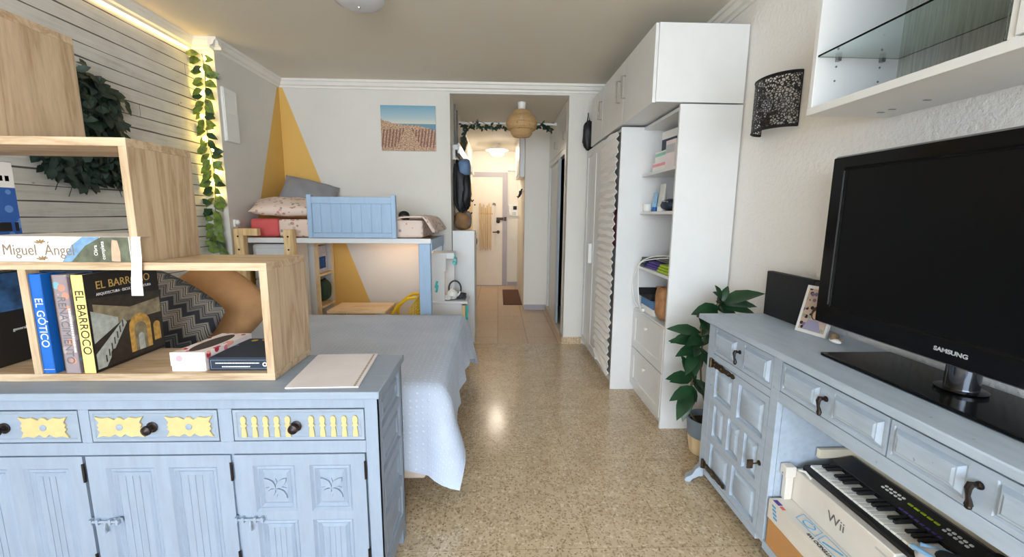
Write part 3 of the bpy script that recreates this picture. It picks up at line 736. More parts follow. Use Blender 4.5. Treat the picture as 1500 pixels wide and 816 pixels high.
# ================================================================== LEFT WALL: ivy, garland, lights
rnd = random.Random(3)
def inside(p, poly):
    c = False; n = len(poly)
    for i in range(n):
        (x1, y1_), (x2, y2) = poly[i], poly[(i + 1) % n]
        if (y1_ > p[1]) != (y2 > p[1]) and p[0] < (x2 - x1) * (p[1] - y1_) / (y2 - y1_) + x1: c = not c
    return c
ivp = [(2.20, 2.0), (2.33, 2.05), (2.40, 1.99), (2.48, 1.98), (2.52, 1.90), (2.52, 1.78), (2.56, 1.66), (2.58, 1.5), (2.5, 1.46), (2.36, 1.45), (2.26, 1.43), (2.2, 1.46), (2.10, 1.5), (2.05, 1.56), (2.1, 1.7), (2.12, 1.9)]
t = thing('hanging_artificial_ivy', 'bushy dark artificial ivy panel hanging on the whitewashed board wall', 'artificial plant', (-2.17, 2.34, 1.4))
b = B(); k = 0
while k < 980:
    y, z = rnd.uniform(2.0, 2.68), rnd.uniform(1.38, 2.08)
    if not inside((y, z), ivp): continue
    k += 1; d = Vector((rnd.uniform(-.05, .55), rnd.uniform(-.8, .8), rnd.uniform(-1.2, .35)))
    leaf(b, Vector((-2.165 + rnd.uniform(.01, .055), y, z)), d, Vector((1, rnd.uniform(-.4, .4), rnd.uniform(0, .6))), rnd.uniform(.045, .07), rnd.uniform(.034, .05), 0 if rnd.random() > .06 else 1)
for y, z in ((2.575, 1.93), (2.58, 1.90), (2.575, 1.68), (2.59, 1.64), (2.34, 2.07)):
    leaf(b, Vector((-2.14, y, z)), Vector((.2, .4, -.6)), Vector((1, 0, .3)), .06, .04)
for v in b.v: v.x = max(v.x, -2.166)
b.build('foliage', ['leafd', 'leafg'], t, weld=False, smooth=40)
b = B()
for y, z in ((2.14, 1.5), (2.2, 1.47), (2.46, 1.48), (2.5, 1.47), (2.3, 1.5)):
    b.tube([(-2.15, y, z), (-2.14, y + .01, z - .05), (-2.145, y + .03 * (1 if y > 2.3 else -.3), z - .10)], .0018, 5)
b.box(-2.169, -2.163, 2.12, 2.58, 1.5, 1.98)
b.build('stems', 'leafd', t)

t = thing('ivy_garland', 'hanging leaf garland with warm fairy lights on the wall corner strip', 'garland', (-2.09, 3.215, .95))
b = B(); lights = []; wire = []
for k in range(74):
    z = 2.40 - (k + .5) / 74 * 1.46; x = -2.092 + .012 * math.sin(z * 9)
    s_ = 1 if k % 2 else -1
    d = Vector((s_ * rnd.uniform(.4, 1.0), -rnd.uniform(.05, .4), -rnd.uniform(-.25, 1.1)))
    leaf(b, Vector((x + s_ * .006, 3.200 - rnd.uniform(0, .02), z)), d, Vector((rnd.uniform(-.3, .3), -1, rnd.uniform(-.2, .6))), rnd.uniform(.075, .105), rnd.uniform(.046, .062), 0 if rnd.random() < .8 else 1)
for k in range(30): wire.append((-2.092 + .012 * math.sin((2.40 - k * .05) * 9), 3.205, 2.40 - k * .0495))
b.build('foliage', ['leafl', 'leafg'], t, weld=False, smooth=40)
B().tube(wire, .003, 6).build('stem', 'stem', t)
for k in range(13):
    z = 2.37 - k * .078; x = -2.092 + .012 * math.sin(z * 9) + .022 * (-1) ** k
    B().sphere((x, 3.197, z), (.012, .010, .017), 10, 6).build('fairy_light', 'bulb', t)
tag(B().box(-2.167, -2.158, -.6, 3.18, 2.417, 2.425).build('led_strip', 'led'), 'glowing warm strip light under the moulding along the board wall', 'strip light')
t = thing('wall_mounted_fuse_box', 'flat white fuse box cover on the plain left wall beyond the garland', 'fuse box', (-2.014, 3.33, 1.82))
B().box(-2.014, -1.996, 3.25, 3.41, 1.82, 2.2).build('housing', 'plastic', t, bevel=.003)
B().slab(FXp(-1.992), 3.256, 3.404, 1.828, 2.192, .006, [(3.27, 3.39, 2.02, 2.17)], rings=((0, 0), (.002, -.002))).build('lid', 'plastic', t, bevel=.001)
B().tube([(-2.01, 3.28, .78), (-2.006, 3.285, 1.1), (-2.006, 3.278, 1.22)], .005, 6).tube([(-2.01, 3.30, .78), (-2.005, 3.30, 1.15), (-2.008, 3.29, 1.2)], .005, 6).build('power_cable', 'plastic')
o = bpy.data.objects['power_cable']; tag(o, 'white power cables running down the left wall beside the pine pole', 'cable')
t = thing('wall_socket', 'small white socket on the left wall behind the first pine pole', 'socket', (-2.014, 3.29, 1.17))
B().box(-2.014, -1.998, 3.26, 3.32, 1.19, 1.245).build('plate', 'plastic', t, bevel=.003)
B().sphere((-1.99, 3.28, 1.225), .018, 10, 6).build('plug', 'plastic', t)

# ================================================================== BED
t = thing('double_bed', 'low double bed in the alcove under a tufted pale blue spread', 'bed', (-1.2, 2.45, 0))
B().box(-2.12, -.31, 1.82, 3.10, .27, .51).build('mattress', 'paper', t, bevel=.03, seg=3)
B().box(-2.12, -.33, 1.765, 3.10, .095, .27).build('bed_base', flat('ecru_fabric', C(226, 210, 196), .85), t, bevel=.012)
for x in (-2.0, -.50):
    for y in (2.05, 3.0): B().lathe([(.028, 0), (.03, .1)], (x, y, 0), 14).build('leg', 'darkgrey', t)
def grid_mesh(name, mat, P, UV, label=None, cat=None, parent=None, org=None, smooth=60):
    nj, ni = len(P), len(P[0]); b = B(); b._add([p for r in P for p in r], [(j * ni + i, j * ni + i + 1, (j + 1) * ni + i + 1, (j + 1) * ni + i) for j in range(nj - 1) for i in range(ni - 1)])
    o = b.build(name, mat, parent=parent, org=org, smooth=smooth, weld=False); uvl = o.data.uv_layers.new()
    fl = [u for r in UV for u in r]
    for p in o.data.polygons:
        for li, vi in zip(p.loop_indices, p.vertices): uvl.data[li].uv = fl[vi]
    return o
per = []   # (point, outward, drop, flare)
XE, YN, YF2, R_ = -.255, 1.78, 3.125, .05
n1 = 56
for i in range(n1): 
    q = i / n1; x = -2.12 + (XE - R_ + 2.12) * q; per.append((Vector((x, YN, 0)), Vector((0, -1, 0)), .29 + .012 * math.sin(x * 9) + .12 * max(0, q - .90) / .10, .045 + .012 * math.sin(x * 26) + .04 * max(0, q - .85) / .15))
for i in range(9):
    a = -PI / 2 + PI / 2 * i / 8; o = Vector((math.cos(a), math.sin(a), 0)); k = max(0, 1 - abs(i - 4) / 4)
    per.append((Vector((XE - R_, YN + R_, 0)) + o * R_, o, .385 - .010 * i * (i > 4) + .065 * k, .085 + .055 * k))
n2 = 44
for i in range(1, n2):
    q = i / n2; y = YN + R_ + (YF2 - YN - 2 * R_) * q; e = max(0, q - .8) / .2
    per.append((Vector((XE, y, 0)), Vector((1, 0, 0)), .345 - .05 * min(1, q * 4) - .03 * q + .05 * e + .012 * math.sin(y * 17), .075 - .035 * min(1, q * 4) + .01 * math.sin(y * 23) + .04 * e))
for i in range(9):
    a = PI / 2 * i / 8; o = Vector((math.cos(a), math.sin(a), 0)); k = math.sin(PI * i / 8)
    per.append((Vector((XE - R_, YF2 - R_, 0)) + o * R_, o, .37 + .05 * k, .08 + .05 * k))
for i in range(1, 30):
    x = XE - R_ - (XE - R_ + 2.12) * i / 29; per.append((Vector((x, YF2, 0)), Vector((0, 1, 0)), .3, .03))
ZT = .55; P = []; UV = []; NJ, ND = 14, 13
for j in range(NJ + ND + 1):
    r = []; ur = []
    for p, o, dr, fl in per:
        q = Vector((min(p.x, -.95) if abs(o.x) < .999 else -.95, 2.45, 0))
        q.x = max(-2.12, min(-.95, p.x))
        if j <= NJ:
            s_ = j / NJ; w = q.lerp(p, s_); e = 1 - s_
            z = ZT + .006 * math.sin(w.x * 7 + w.y * 3) * math.sin(w.y * 5) - .012 * max(0, s_ - .9) / .1
            r.append((w.x, w.y, z)); ur.append((w.x * 36, w.y * 36))
        else:
            s_ = (j - NJ) / ND; w = p + o * (fl * (s_ ** .8) + .012 * math.sin(PI * min(1, s_ * 2)) )
            fold = .012 * s_ * math.sin((p.x * 31 + p.y * 19)); w = w + o * fold
            r.append((w.x, w.y, ZT - .012 - dr * s_)); v = p + o * (dr * s_); ur.append((v.x * 36, v.y * 36))
    P.append(r); UV.append(ur)
grid_mesh('bedspread', 'spread', P, UV, parent=t)

def put(o, name, loc, nrm, spin, label, cat, group=None):
    """place a cushion: its face looks along nrm, spin turns it in its own plane"""
    Z = Vector(nrm).normalized(); X = Vector((-Z.y, Z.x, 0)).normalized(); Y = Z.cross(X)
    o.matrix_world = Matrix.Translation(loc) @ Matrix((X, Y, Z)).transposed().to_4x4() @ Matrix.Rotation(spin, 4, 'Z'); o.name = name; ORG[o.name] = Vector(loc)
    return tag(o, label, cat, group)
put(cushion('cushion', 'chevron', .52, .52, .17, seed=1, rnd_=.32), 'cushion', (-1.565, 1.85, .795), (.28, -.78, .42), -.62, 'zigzag patterned grey cushion on the bed in front of the tan one', 'cushion')
put(cushion('cushion', 'tan', .49, .49, .165, seed=2, rnd_=.32), 'cushion', (-1.49, 2.16, .80), (.32, -.75, .46), -.78, 'large tan velvet cushion leaning on the bed behind the zigzag one', 'cushion')

# ================================================================== BUNK BED OVER THE DESK
t = thing('bunk_bed', 'raised blue and pine child bunk against the mustard triangle wall', 'bunk bed', (-1.25, 3.7, 0))
ZB = 1.10
B().box(-2.0, -.53, 3.30, 3.33, 1.068, 1.108).box(-2.0, -.53, 4.05, 4.08, 1.05, 1.108).build('side_rail', 'white', t, bevel=.003)
B().box(-1.99, -.56, 3.33, 4.05, 1.075, 1.095).build('slat_deck', 'birch', t)
B().box(-.56, -.525, 3.33, 4.05, 1.01, 1.10).build('end_rail', 'bedblue', t, bevel=.003)
for x0, x1, y in ((-.627, -.535, 3.30), (-.627, -.535, 4.02)): B().box(x0, x1, y, y + .06, 0, 1.067).build('post', 'bedblue', t, bevel=.004)
for x0, zt in ((-2.008, 1.18), (-1.636, 1.175)): B().box(x0, x0 + .072, 3.235, 3.295, 0, zt).build('ladder_pole', 'pine', t, bevel=.006)
for z in (.30, .60, .9): B().tube([(-1.94, 3.265, z), (-1.63, 3.265, z)], .018, 10).build('rung', 'pine', t)
B().box(-1.936, -1.83, 3.24, 3.29, 1.125, 1.18).build('grab_bar', 'pine', t, bevel=.004)
gp = B()
gp.slab(FY(3.285), -1.43, -.815, 1.145, 1.395, .016, [(-1.43 + .006 + k * .0768, -1.43 + .070 + k * .0768, 1.15, 1.39) for k in range(8)], rings=((0, 0), (.0012, 0), (.003, .004)))
gpo = gp.build('guard_panel', 'bedblue', t)
B().box(-1.44, -.80, 3.272, 3.305, 1.372, 1.424).box(-1.44, -.80, 3.275, 3.305, 1.112, 1.15).build('panel_rail', 'bedblue', gpo, bevel=.003)
for x in (-1.462, -.825): B().box(x, x + .036, 3.27, 3.31, 1.11, 1.44).build('panel_post', 'bedblue', gpo, bevel=.004)
for x in (-1.60, -1.972):
    b = B(); [b.lathe([(0, 0), (.007, 0), (.007, .003), (0, .003)], (x, 3.235, z), 10, axis='y') for z in (1.12, 1.02)]; b.build('bolt', 'iron', t)
tm = thing('bunk_mattress', 'patterned foam mattress with a coral end lying on the bunk deck', 'mattress', (-1.25, 3.69, 1.11))
B().box(-1.73, -.60, 3.36, 4.04, 1.11, 1.25).build('cover', 'print', tm, bevel=.02, seg=3)
B().box(-1.95, -1.73, 3.355, 4.04, 1.11, 1.255).build('coral_end', 'red', tm, bevel=.03, seg=3)
q = B(); P = []; UV = []
for j in range(13):
    r = []; ur = []
    for i in range(15):
        u = i / 14; v = j / 12; x = -.80 + .28 * u; y = 3.34 + .66 * v
        z = 1.258 + .012 * math.sin(9 * u + 6 * v) * math.sin(7 * v) + .014 * math.sin(PI * u)
        if u > .75: z -= (u - .75) * .42
        r.append((x + .02 * math.sin(v * 8) * u, y, z)); ur.append((u, v))
    P.append(r); UV.append(ur)
o = grid_mesh('blanket', 'print', P, UV, org=(-.66, 3.67, 1.11)); tag(o, 'crumpled patterned blanket at the foot end of the bunk mattress', 'blanket'); m = o.modifiers.new('thickness', 'SOLIDIFY'); m.thickness = .012; m.offset = 1
put(cushion('pillow', 'print', .52, .40, .13, seed=4), 'pillow', (-1.735, 3.55, 1.35), (.1, -.22, 1), -.05, 'patterned pillow lying on the coral end of the bunk mattress', 'pillow')
put(cushion('pillow', 'greycush', .46, .40, .11, seed=5), 'pillow', (-1.69, 3.865, 1.465), (.36, -.52, .72), -.34, 'plain grey pillow propped behind the patterned one on the bunk', 'pillow')
t = thing('desk_fan', 'small black rounded object peeping over the bunk mattress beside the blue panel', 'toy', (-.775, 3.45, 1.25))
t.name = 'soft_toy'; ORG['soft_toy'] = ORG['desk_fan']
B().sphere((-.765, 3.45, 1.288), (.045, .04, .036), 14, 8).build('body', 'blackmat', t); B().sphere((-.735, 3.44, 1.27), (.02, .02, .018), 10, 6).build('paw', 'blackmat', t)
tag(B().box(-1.15, -.66, 3.80, 3.83, 1.052, 1.066).build('under_bunk_light', 'ledwhite'), 'warm strip light fixed beneath the bunk over the desk', 'strip light')

# drawers and birch bookcase below the bunk
t = thing('chest_of_drawers', 'white chest of drawers under the bunk between the two pine poles', 'chest of drawers', (-1.8, 3.6, 0))
B().box(-1.965, -1.665, 3.42, 3.70, 0, 1.05).build('body', 'white', t, bevel=.003)
for z0, z1 in ((.03, .28), (.29, .54), (.55, .76), (.77, .90), (.91, 1.04)):
    B().slab(FY(3.402), -1.962, -1.668, z0, z1, .018, [(-1.945, -1.685, z0 + .02, z1 - .02)], rings=((0, 0), (.004, -.004))).build('drawer', 'white', t, bevel=.001)
t = thing('birch_bookcase', 'birch bookcase with white sides under the bunk open towards the desk', 'bookcase', (-1.75, 3.9, 0))
each([(-1.90, -1.88, 3.72, 4.08, 0, 1.04), (-1.88, -1.615, 4.06, 4.08, 0, 1.04)], 'side_panel', 'white', t)
B().slab(FY(3.72), -1.90, -1.622, 0, 1.04, .02, [(-1.83, -1.69, .78, 1.022)], rings=((0, 0), (.001, .002), (.012, .002), (.012, -.019))).build('side_panel', ['white', 'birch'], t)
each([(-1.622, -1.592, 3.72, 3.745, 0, 1.04), (-1.615, -1.592, 4.05, 4.08, 0, 1.04)], 'edge_strip', 'birch', t)
for z in (.02, .44, .735, 1.02): B().box(-1.88, -1.594, 3.745, 4.05, z, z + .018).build('shelf', 'birch', t)
tb = thing('picture_book', 'pale purple picture book standing in the birch bookcase above the green backpack', 'book', (-1.66, 3.9, .754))
B().box(-1.66, -1.64, 3.77, 4.03, .7535, 1.0).build('cover', 'poster', tb); B().box(-1.6405, -1.6395, 3.82, 4.0, .79, .90).build('cover_picture', 'bluecover', tb)
t = thing('green_backpack', 'small dark green backpack with a rose side in the birch bookcase', 'backpack', (-1.68, 3.9, .459))
o = cushion('front', 'greenbag', .19, .22, .14, seed=8, rnd_=.3); o.parent = t; o.matrix_local = Matrix.Translation((.015, .06, .118)) @ Euler((PI / 2, 0, PI / 2)).to_matrix().to_4x4()
o = cushion('side', 'rosebag', .15, .20, .10, seed=9, rnd_=.3); o.parent = t; o.matrix_local = Matrix.Translation((-.01, -.06, .108)) @ Euler((PI / 2, 0, PI / 2)).to_matrix().to_4x4()
B().tube([(-1.65, 3.93, .67), (-1.645, 3.96, .69), (-1.65, 4.0, .67)], .006, 6).build('handle', 'blackmat', t)
# desk and yellow chair
t = thing('child_desk', 'low pale wooden child desk beneath the bunk beside the yellow chair', 'desk', (-1.05, 3.57, 0))
B().box(-1.41, -.93, 3.40, 3.74, .48, .503).build('tabletop', 'desk', t, bevel=.003)
for x in (-1.39, -.97):
    for y in (3.42, 3.69): B().box(x, x + .03, y, y + .03, 0, .48).build('leg', 'desk', t)
t = thing('yellow_chair', 'small yellow plastic chair with a perforated shell back at the desk', 'chair', (-.78, 3.62, 0))
P = []
sh_ = B(); CX, CY = -.80, 3.62
for j in range(11):
    for i in range(13):
        a = -1.25 + 2.5 * i / 12; v = j / 10
        r = .118 + .014 * v; zz = .31 + .30 * v - .06 * (abs(a) / 1.25) ** 2 * v * 2
        P.append((CX + r * math.cos(a), CY + r * math.sin(a), zz))
sh_._add(P, [(j * 13 + i, j * 13 + i + 1, (j + 1) * 13 + i + 1, (j + 1) * 13 + i) for j in range(10) for i in range(12)])
o = sh_.build('backrest', 'yellow', t); m = o.modifiers.new('holes', 'WIREFRAME'); m.thickness = .011; m.use_even_offset = False
B().lathe([(0, .29), (.11, .29), (.12, .30), (.115, .31), (0, .30)], (CX, CY, 0), 24).build('seat', 'yellow', t)
for a in (.7, 2.3, 3.9, 5.4): B().tube([(CX + .08 * math.cos(a), CY + .08 * math.sin(a), .29), (CX + .12 * math.cos(a), CY + .12 * math.sin(a), 0)], .012, 8).build('leg', 'yellow', t)
for q in (-1, 1): B().tube([(-.70, CY + q * .08, .59), (-.77, CY + q * .112, .585), (-.85, CY + q * .112, .53), (-.905, CY + q * .10, .45), (-.89, CY + q * .08, .31)], .013, 8).build('armrest', 'yellow', t)

# ================================================================== TOY KITCHEN
t = thing('toy_kitchen', 'white wooden toy kitchen with mint details between bunk and hall panel', 'toy kitchen', (-.45, 3.8, 0))
B().box(-.60, -.33, 3.75, 4.0, 0, .49).build('cabinet', 'white', t, bevel=.003)
B().box(-.335, -.30, 3.77, 3.98, 0, .47).build('pine_side', 'pine', t)
B().box(-.62, -.275, 3.735, 3.998, .49, .515).build('worktop', 'white', t, bevel=.004)
B().box(-.515, -.30, 3.77, 3.96, .515, .519).build('hob', flat('toy_hob_grey', C(120, 122, 130), .4), t)
B().prism([(-.60, .515), (-.485, .515), (-.485, .79), (-.47, .79), (-.47, .955), (-.60, .955)], lambda u, v, w: Vector((u, w, v)), 3.75, 3.77).build('side_board', 'white', t, bevel=.002)
B().box(-.60, -.42, 3.98, 3.998, .515, .955).build('back_board', 'white', t)
B().box(-.60, -.40, 3.77, 3.98, .90, .955).build('top_shelf', 'white', t, bevel=.003)
hb = B().tube([(-.56, 3.744, .60), (-.55, 3.735, .63), (-.56, 3.735, .66), (-.55, 3.744, .70)], .010, 8); hb.lathe([(0, 0), (.018, 0), (.018, .01), (0, .01)], (-.555, 3.75, .65), 14, axis='y'); hb.build('handle', 'mint', t)
for z in (.93, .86): B().lathe([(0, 0), (.016, 0), (.013, .014), (0, .016)], (-.40, 3.79, z), 14, axis='y').build('dial', 'mint', t)
each([(-.405, -.385, 3.80, 3.92, .84, .90), (-.302, -.285, 3.80, 3.85, .40, .46)], 'mint_block', 'mint', t)
b = B(); b.tube([(-.29, 3.79, .47), (-.283, 3.785, .42), (-.29, 3.79, .37), (-.283, 3.785, .33)], .011, 8); b.build('hanging_mitt', 'mint', t)
t = thing('tea_set', 'little white toy teapot with a lid on the toy kitchen hob', 'toy teapot', (-.43, 3.84, .519)); t.name = 'toy_teapot'; ORG['toy_teapot'] = ORG['tea_set']
B().lathe([(0, .5205), (.036, .521), (.05, .545), (.052, .565), (.042, .59), (.02, .60), (0, .601)], (-.425, 3.84, 0), 24).build('body', 'plastic', t)
B().lathe([(.03, .596), (.022, .606), (.008, .61), (.01, .622), (0, .63)], (-.425, 3.84, 0), 18).build('lid', 'plastic', t)
B().tube([(-.38, 3.84, .55), (-.36, 3.835, .57), (-.35, 3.83, .59)], .008, 8, rs=[.012, .009, .006]).build('spout', 'plastic', t)
t = thing('toy_bowl', 'white toy bowl in front of the little teapot', 'toy bowl', (-.47, 3.79, .519))
B().lathe([(.022, .5215), (.034, .526), (.045, .555), (.042, .555), (.03, .528), (0, .525)], (-.462, 3.79, 0), 24, caps=False).build('bowl', 'plastic', t)
t = thing('toy_pan', 'dark toy pan with an upright ring handle behind the teapot', 'toy pan', (-.45, 3.92, .519))
B().lathe([(0, .5205), (.05, .521), (.055, .555), (.05, .555), (.045, .525), (0, .524)], (-.355, 3.915, 0), 24).build('pan', 'darkgrey', t)
B().tube([(-.41 + .058 * math.cos(a * PI / 10), 3.93, .60 + .075 * math.sin(a * PI / 10)) for a in range(-2, 13)], .008, 8).build('handle', 'darkgrey', t)

# ================================================================== FAR WALL PICTURE, CEILING LAMPS
t = thing('beach_picture', 'unframed beach path photograph canvas on the far wall', 'picture', (-.838, 4.08, 1.885))
B().box(-1.092, -.586, 4.076, 4.099, 1.885, 2.29).build('canvas', 'paper', t, bevel=.002)
b = B().quad((-1.092, 4.0755, 1.885), (-.586, 4.0755, 1.885), (-.586, 4.0755, 2.29), (-1.092, 4.0755, 2.29)); o = b.build('print', 'beach', t, smooth=0)
uvl = o.data.uv_layers.new()
for p in o.data.polygons:
    for li, vi in zip(p.loop_indices, p.vertices):
        q = o.data.vertices[vi].co + ORG[t.name]; uvl.data[li].uv = ((q.x + 1.092) / .506, (q.z - 1.885) / .405)
t = thing('ceiling_lamp', 'round opal glass ceiling lamp in the middle of the room', 'ceiling lamp', (-.755, 2.50, 2.5))
B().lathe([(0, 2.5), (.13, 2.5), (.13, 2.475), (.0, 2.475)], (-.755, 2.47, 0), 36).build('base', 'plastic', t)
B().lathe([(.125, 2.478), (.14, 2.46), (.13, 2.43), (.09, 2.41), (.04, 2.401), (0, 2.40)], (-.755, 2.47, 0), 40).build('shade', 'opal', t, smooth=60)
B().lathe([(0, 2.392), (.006, 2.394), (.008, 2.40), (0, 2.404)], (-.755, 2.47, 0), 14).build('finial', 'chrome', t)

# ================================================================== HALL
t = thing('pendant_lamp', 'woven rattan pendant lamp hanging in the hall opening', 'pendant lamp', (.232, 4.36, 2.41))
px, py = .232, 4.36
B().lathe([(.03, 2.41), (.042, 2.405), (.036, 2.345), (.022, 2.335), (0, 2.335)], (px, py, 0), 24).build('canopy', 'plastic', t)
B().tube([(px, py, 2.34), (px, py, 2.26)], .006, 8).lathe([(0, 2.27), (.02, 2.27), (.02, 2.22), (0, 2.22)], (px, py, 0), 16).build('lampholder', 'plastic', t)
o = B().lathe([(.07, 2.325), (.095, 2.31), (.10, 2.285), (.128, 2.275), (.152, 2.245), (.156, 2.205), (.15, 2.165), (.135, 2.15), (.112, 2.14), (.108, 2.11), (.095, 2.088), (.078, 2.082)], (px, py, 0), 56, caps=False).build('shade', 'woven', t, smooth=50)
for v in o.data.vertices: v.co.x += 0
lathe_uv(o, 44, 66)
b = B()
for r, z in ((.072, 2.326), (.10, 2.288), (.157, 2.205), (.137, 2.148), (.08, 2.081)): b.tube([(px + r * math.cos(a * PI / 16), py + r * math.sin(a * PI / 16), z) for a in range(33)], .0045, 6)
b.build('rim', 'rattan', t)
rod = thing('curtain_rod', 'white tension rod across the hall below its ceiling', 'rod', (.1, 5.0, 2.34))
B().tube([(-.455, 5.0, 2.335), (.668, 5.0, 2.335)], .013, 10).build('pole', 'plastic', rod)
for x in (-.455, .655): B().tube([(x, 5.0, 2.335), (x + .013, 5.0, 2.335)], .024, 14).build('end_cap', 'plastic', rod)
t = thing('leafy_vine', 'artificial green vine wound along the white rod in the hall', 'artificial vine', (.1, 5.0, 2.33))
b = B(); rnd = random.Random(12); vine = []
for k in range(150):
    x = -.43 + .86 * rnd.random() if k < 112 else rnd.uniform(.43, .60)
    if .02 < x < .2 and k % 3: continue
    ang = x * 40; p = Vector((x, 5.0 + .016 * math.cos(ang), 2.325 + .016 * math.sin(ang) - abs(.03 * math.sin(x * 13))))
    leaf(b, p, Vector((rnd.uniform(-1, 1), rnd.uniform(-.8, .2), rnd.uniform(-1, .5))), Vector((0, -1, .4)), rnd.uniform(.04, .06), rnd.uniform(.022, .034), 0 if rnd.random() < .7 else 1)
for k in range(26): leaf(b, Vector((-.40 + .03 * rnd.random() - k * .001, 5.0, 2.31 - k * .010)), Vector((rnd.uniform(-1, 1), -.4, -1)), Vector((0, -1, .4)), .045, .026, 0)
b.build('foliage', ['leafd', 'leafg'], t, weld=False, smooth=40)
B().tube([(-.42 + k * .0265, 5.0 + .016 * math.cos(k), 2.335 + .016 * math.sin(k)) for k in range(41)], .003, 5).build('stem', 'stem', t)

t = thing('hall_ceiling_lamp', 'glowing warm glass ceiling lamp on a short stem at the hall end', 'ceiling lamp', (-.02, 6.9, 2.41))
B().lathe([(0, 2.41), (.05, 2.41), (.045, 2.39), (0, 2.39)], (-.02, 6.9, 0), 24).tube([(-.02, 6.9, 2.39), (-.02, 6.9, 2.32)], .008, 8).build('stem', 'plastic', t)
B().lathe([(0, 2.328), (.18, 2.322), (.185, 2.316), (0, 2.318)], (-.02, 6.9, 0), 32).build('plate', 'plastic', t)
B().lathe([(.10, 2.316), (.115, 2.29), (.10, 2.25), (.06, 2.23), (0, 2.222)], (-.02, 6.9, 0), 28, caps=False).build('glass', 'lampglow', t, smooth=60)
t = thing('wall_mounted_meter_box', 'white square box on the hall end wall above the intercom', 'wall box', (.25, 7.64, 2.07))
B().box(.17, .32, 7.60, 7.65, 2.07, 2.20).build('housing', 'plastic', t, bevel=.004); B().box(.178, .312, 7.595, 7.60, 2.078, 2.192).build('lid', 'plastic', t, bevel=.003)
t = thing('intercom', 'white intercom phone with a dark display beside the entry door', 'intercom', (.27, 7.64, 1.27))
B().box(.185, .36, 7.62, 7.65, 1.275, 1.475).build('housing', 'plastic', t, bevel=.006); B().box(.27, .335, 7.617, 7.62, 1.39, 1.455).build('display', 'blackmat', t)
b = B(); [b.lathe([(0, 0), (.009, 0), (.008, .005), (0, .005)], (.27 + .022 * i, 7.62, 1.30 + .02 * j), 8, axis='y') for i in range(3) for j in range(3)]; b.build('button', 'grey', t)
B().box(.195, .235, 7.6, 7.62, 1.29, 1.465).build('handset', 'plastic', t, bevel=.006)
t = thing('light_switch', 'small white light switch beside the entry door frame', 'switch', (.27, 7.645, .89))
B().box(.225, .315, 7.64, 7.65, .84, .925).build('plate', 'plastic', t, bevel=.003); B().box(.24, .30, 7.634, 7.64, .855, .91).build('rocker', 'plastic', t, bevel=.002)
t = thing('door_mat', 'dark brown mat on the hall floor right of the entry door', 'door mat', (.22, 6.5, 0))
B().box(.085, .35, 5.95, 7.15, .001, .012).build('pile', flat('brown_mat', C(104, 72, 56), .95, 0, .2, 60, .6), t, bevel=.003); B().box(.078, .352, 5.94, 7.16, 0, .005).build('backing', 'blackmat', t)
t = thing('slat_hanging', 'bundle of pale wooden slats hanging on the entry door', 'wooden hanging', (-.22, 7.59, .64))
for k in range(7):
    zt = 1.50 - .04 * ((k * 3) % 5) / 2; x = -.335 + k * .032
    B().box(x, x + .022, 7.585, 7.60, .66 + .01 * (k % 3), zt).build('slat', 'pine', t, bevel=.002)
B().box(-.345, -.10, 7.60, 7.611, 1.30, 1.33).build('cross_bar', 'pine', t)
b = B()
for x in (-.25, -.17): b.tube([(x, 7.6, .66), (x + .01, 7.6, .45), (x - .01, 7.6, .30), (x + .015, 7.6, .24)], .003, 5)
b.build('cord', 'paper', t)
t = thing('walking_stick', 'pale thin pole hanging next to the slats on the entry door', 'stick', (-.07, 7.59, .8))
B().tube([(-.05, 7.6, .72), (-.052, 7.6, 1.46)], .012, 8).build('shaft', 'paper', t); B().tube([(-.052, 7.6, 1.46), (-.06, 7.598, 1.5), (-.085, 7.598, 1.505), (-.095, 7.6, 1.47)], .012, 8).build('grip', 'grey', t)
t = thing('cap', 'dark cap hanging low at the left side of the entry door', 'cap', (-.42, 7.57, .75))
B().sphere((-.45, 7.55, .82), (.075, .05, .12), 16, 10).build('crown', 'blackmat', t); B().box(-.52, -.39, 7.53, 7.60, .66, .70).build('visor', 'greybag', t, bevel=.01)
t = thing('coat_hook', 'double black coat hook on the hall side wall past the pale column', 'coat hook', (.35, 6.3, 1.62))
for y in (6.05, 6.5): B().tube([(.352, y, 1.66), (.33, y, 1.66), (.325, y, 1.60), (.30, y, 1.555), (.29, y, 1.585)], .011, 8).build('prong', 'blackmat', t)
B().box(.345, .355, 5.95, 6.6, 1.64, 1.68).build('rail', 'plastic', t)
t = thing('hall_wall_cupboard', 'shallow white cupboard high on the hall wall past the pale column', 'cupboard', (.3, 6.4, 1.85))
B().prism([(5.72, 1.80), (7.0, 1.86), (7.0, 2.38), (5.72, 2.38)], lambda u, v, w: Vector((w, u, v)), .285, .355).build('body', 'white', t, bevel=.01)
B().box(.278, .285, 5.76, 6.36, 1.86, 2.36).box(.278, .285, 6.38, 6.96, 1.88, 2.36).build('door', 'white', t, bevel=.003)
# left side of the hall
t = thing('hall_cabinet', 'tall narrow white cabinet standing at the left of the hall opening', 'cabinet', (-.345, 4.3, 0))
B().box(-.45, -.235, 4.15, 4.168, 0, 1.14).build('end_panel', 'white', t, bevel=.002)
B().box(-.45, -.245, 4.168, 4.62, 0, 1.13).build('body', 'white', t, bevel=.002)
B().box(-.245, -.238, 4.18, 4.60, .05, 1.11).build('door', 'white', t, bevel=.002)
t = thing('hat_rack', 'white wall rack above the backpack along the left hall wall', 'coat rack', (-.42, 5.4, 1.9))
B().box(-.455, -.395, 4.30, 6.8, 1.935, 1.985).box(-.405, -.385, 4.30, 6.8, 1.90, 2.0).build('shelf', 'white', t, bevel=.002)
for y in (4.4, 4.75, 5.2, 5.7): B().tube([(-.44, y, 1.94), (-.43, y, 1.90), (-.40, y, 1.865), (-.385, y, 1.89)], .007, 8).build('hook', 'grey', t)
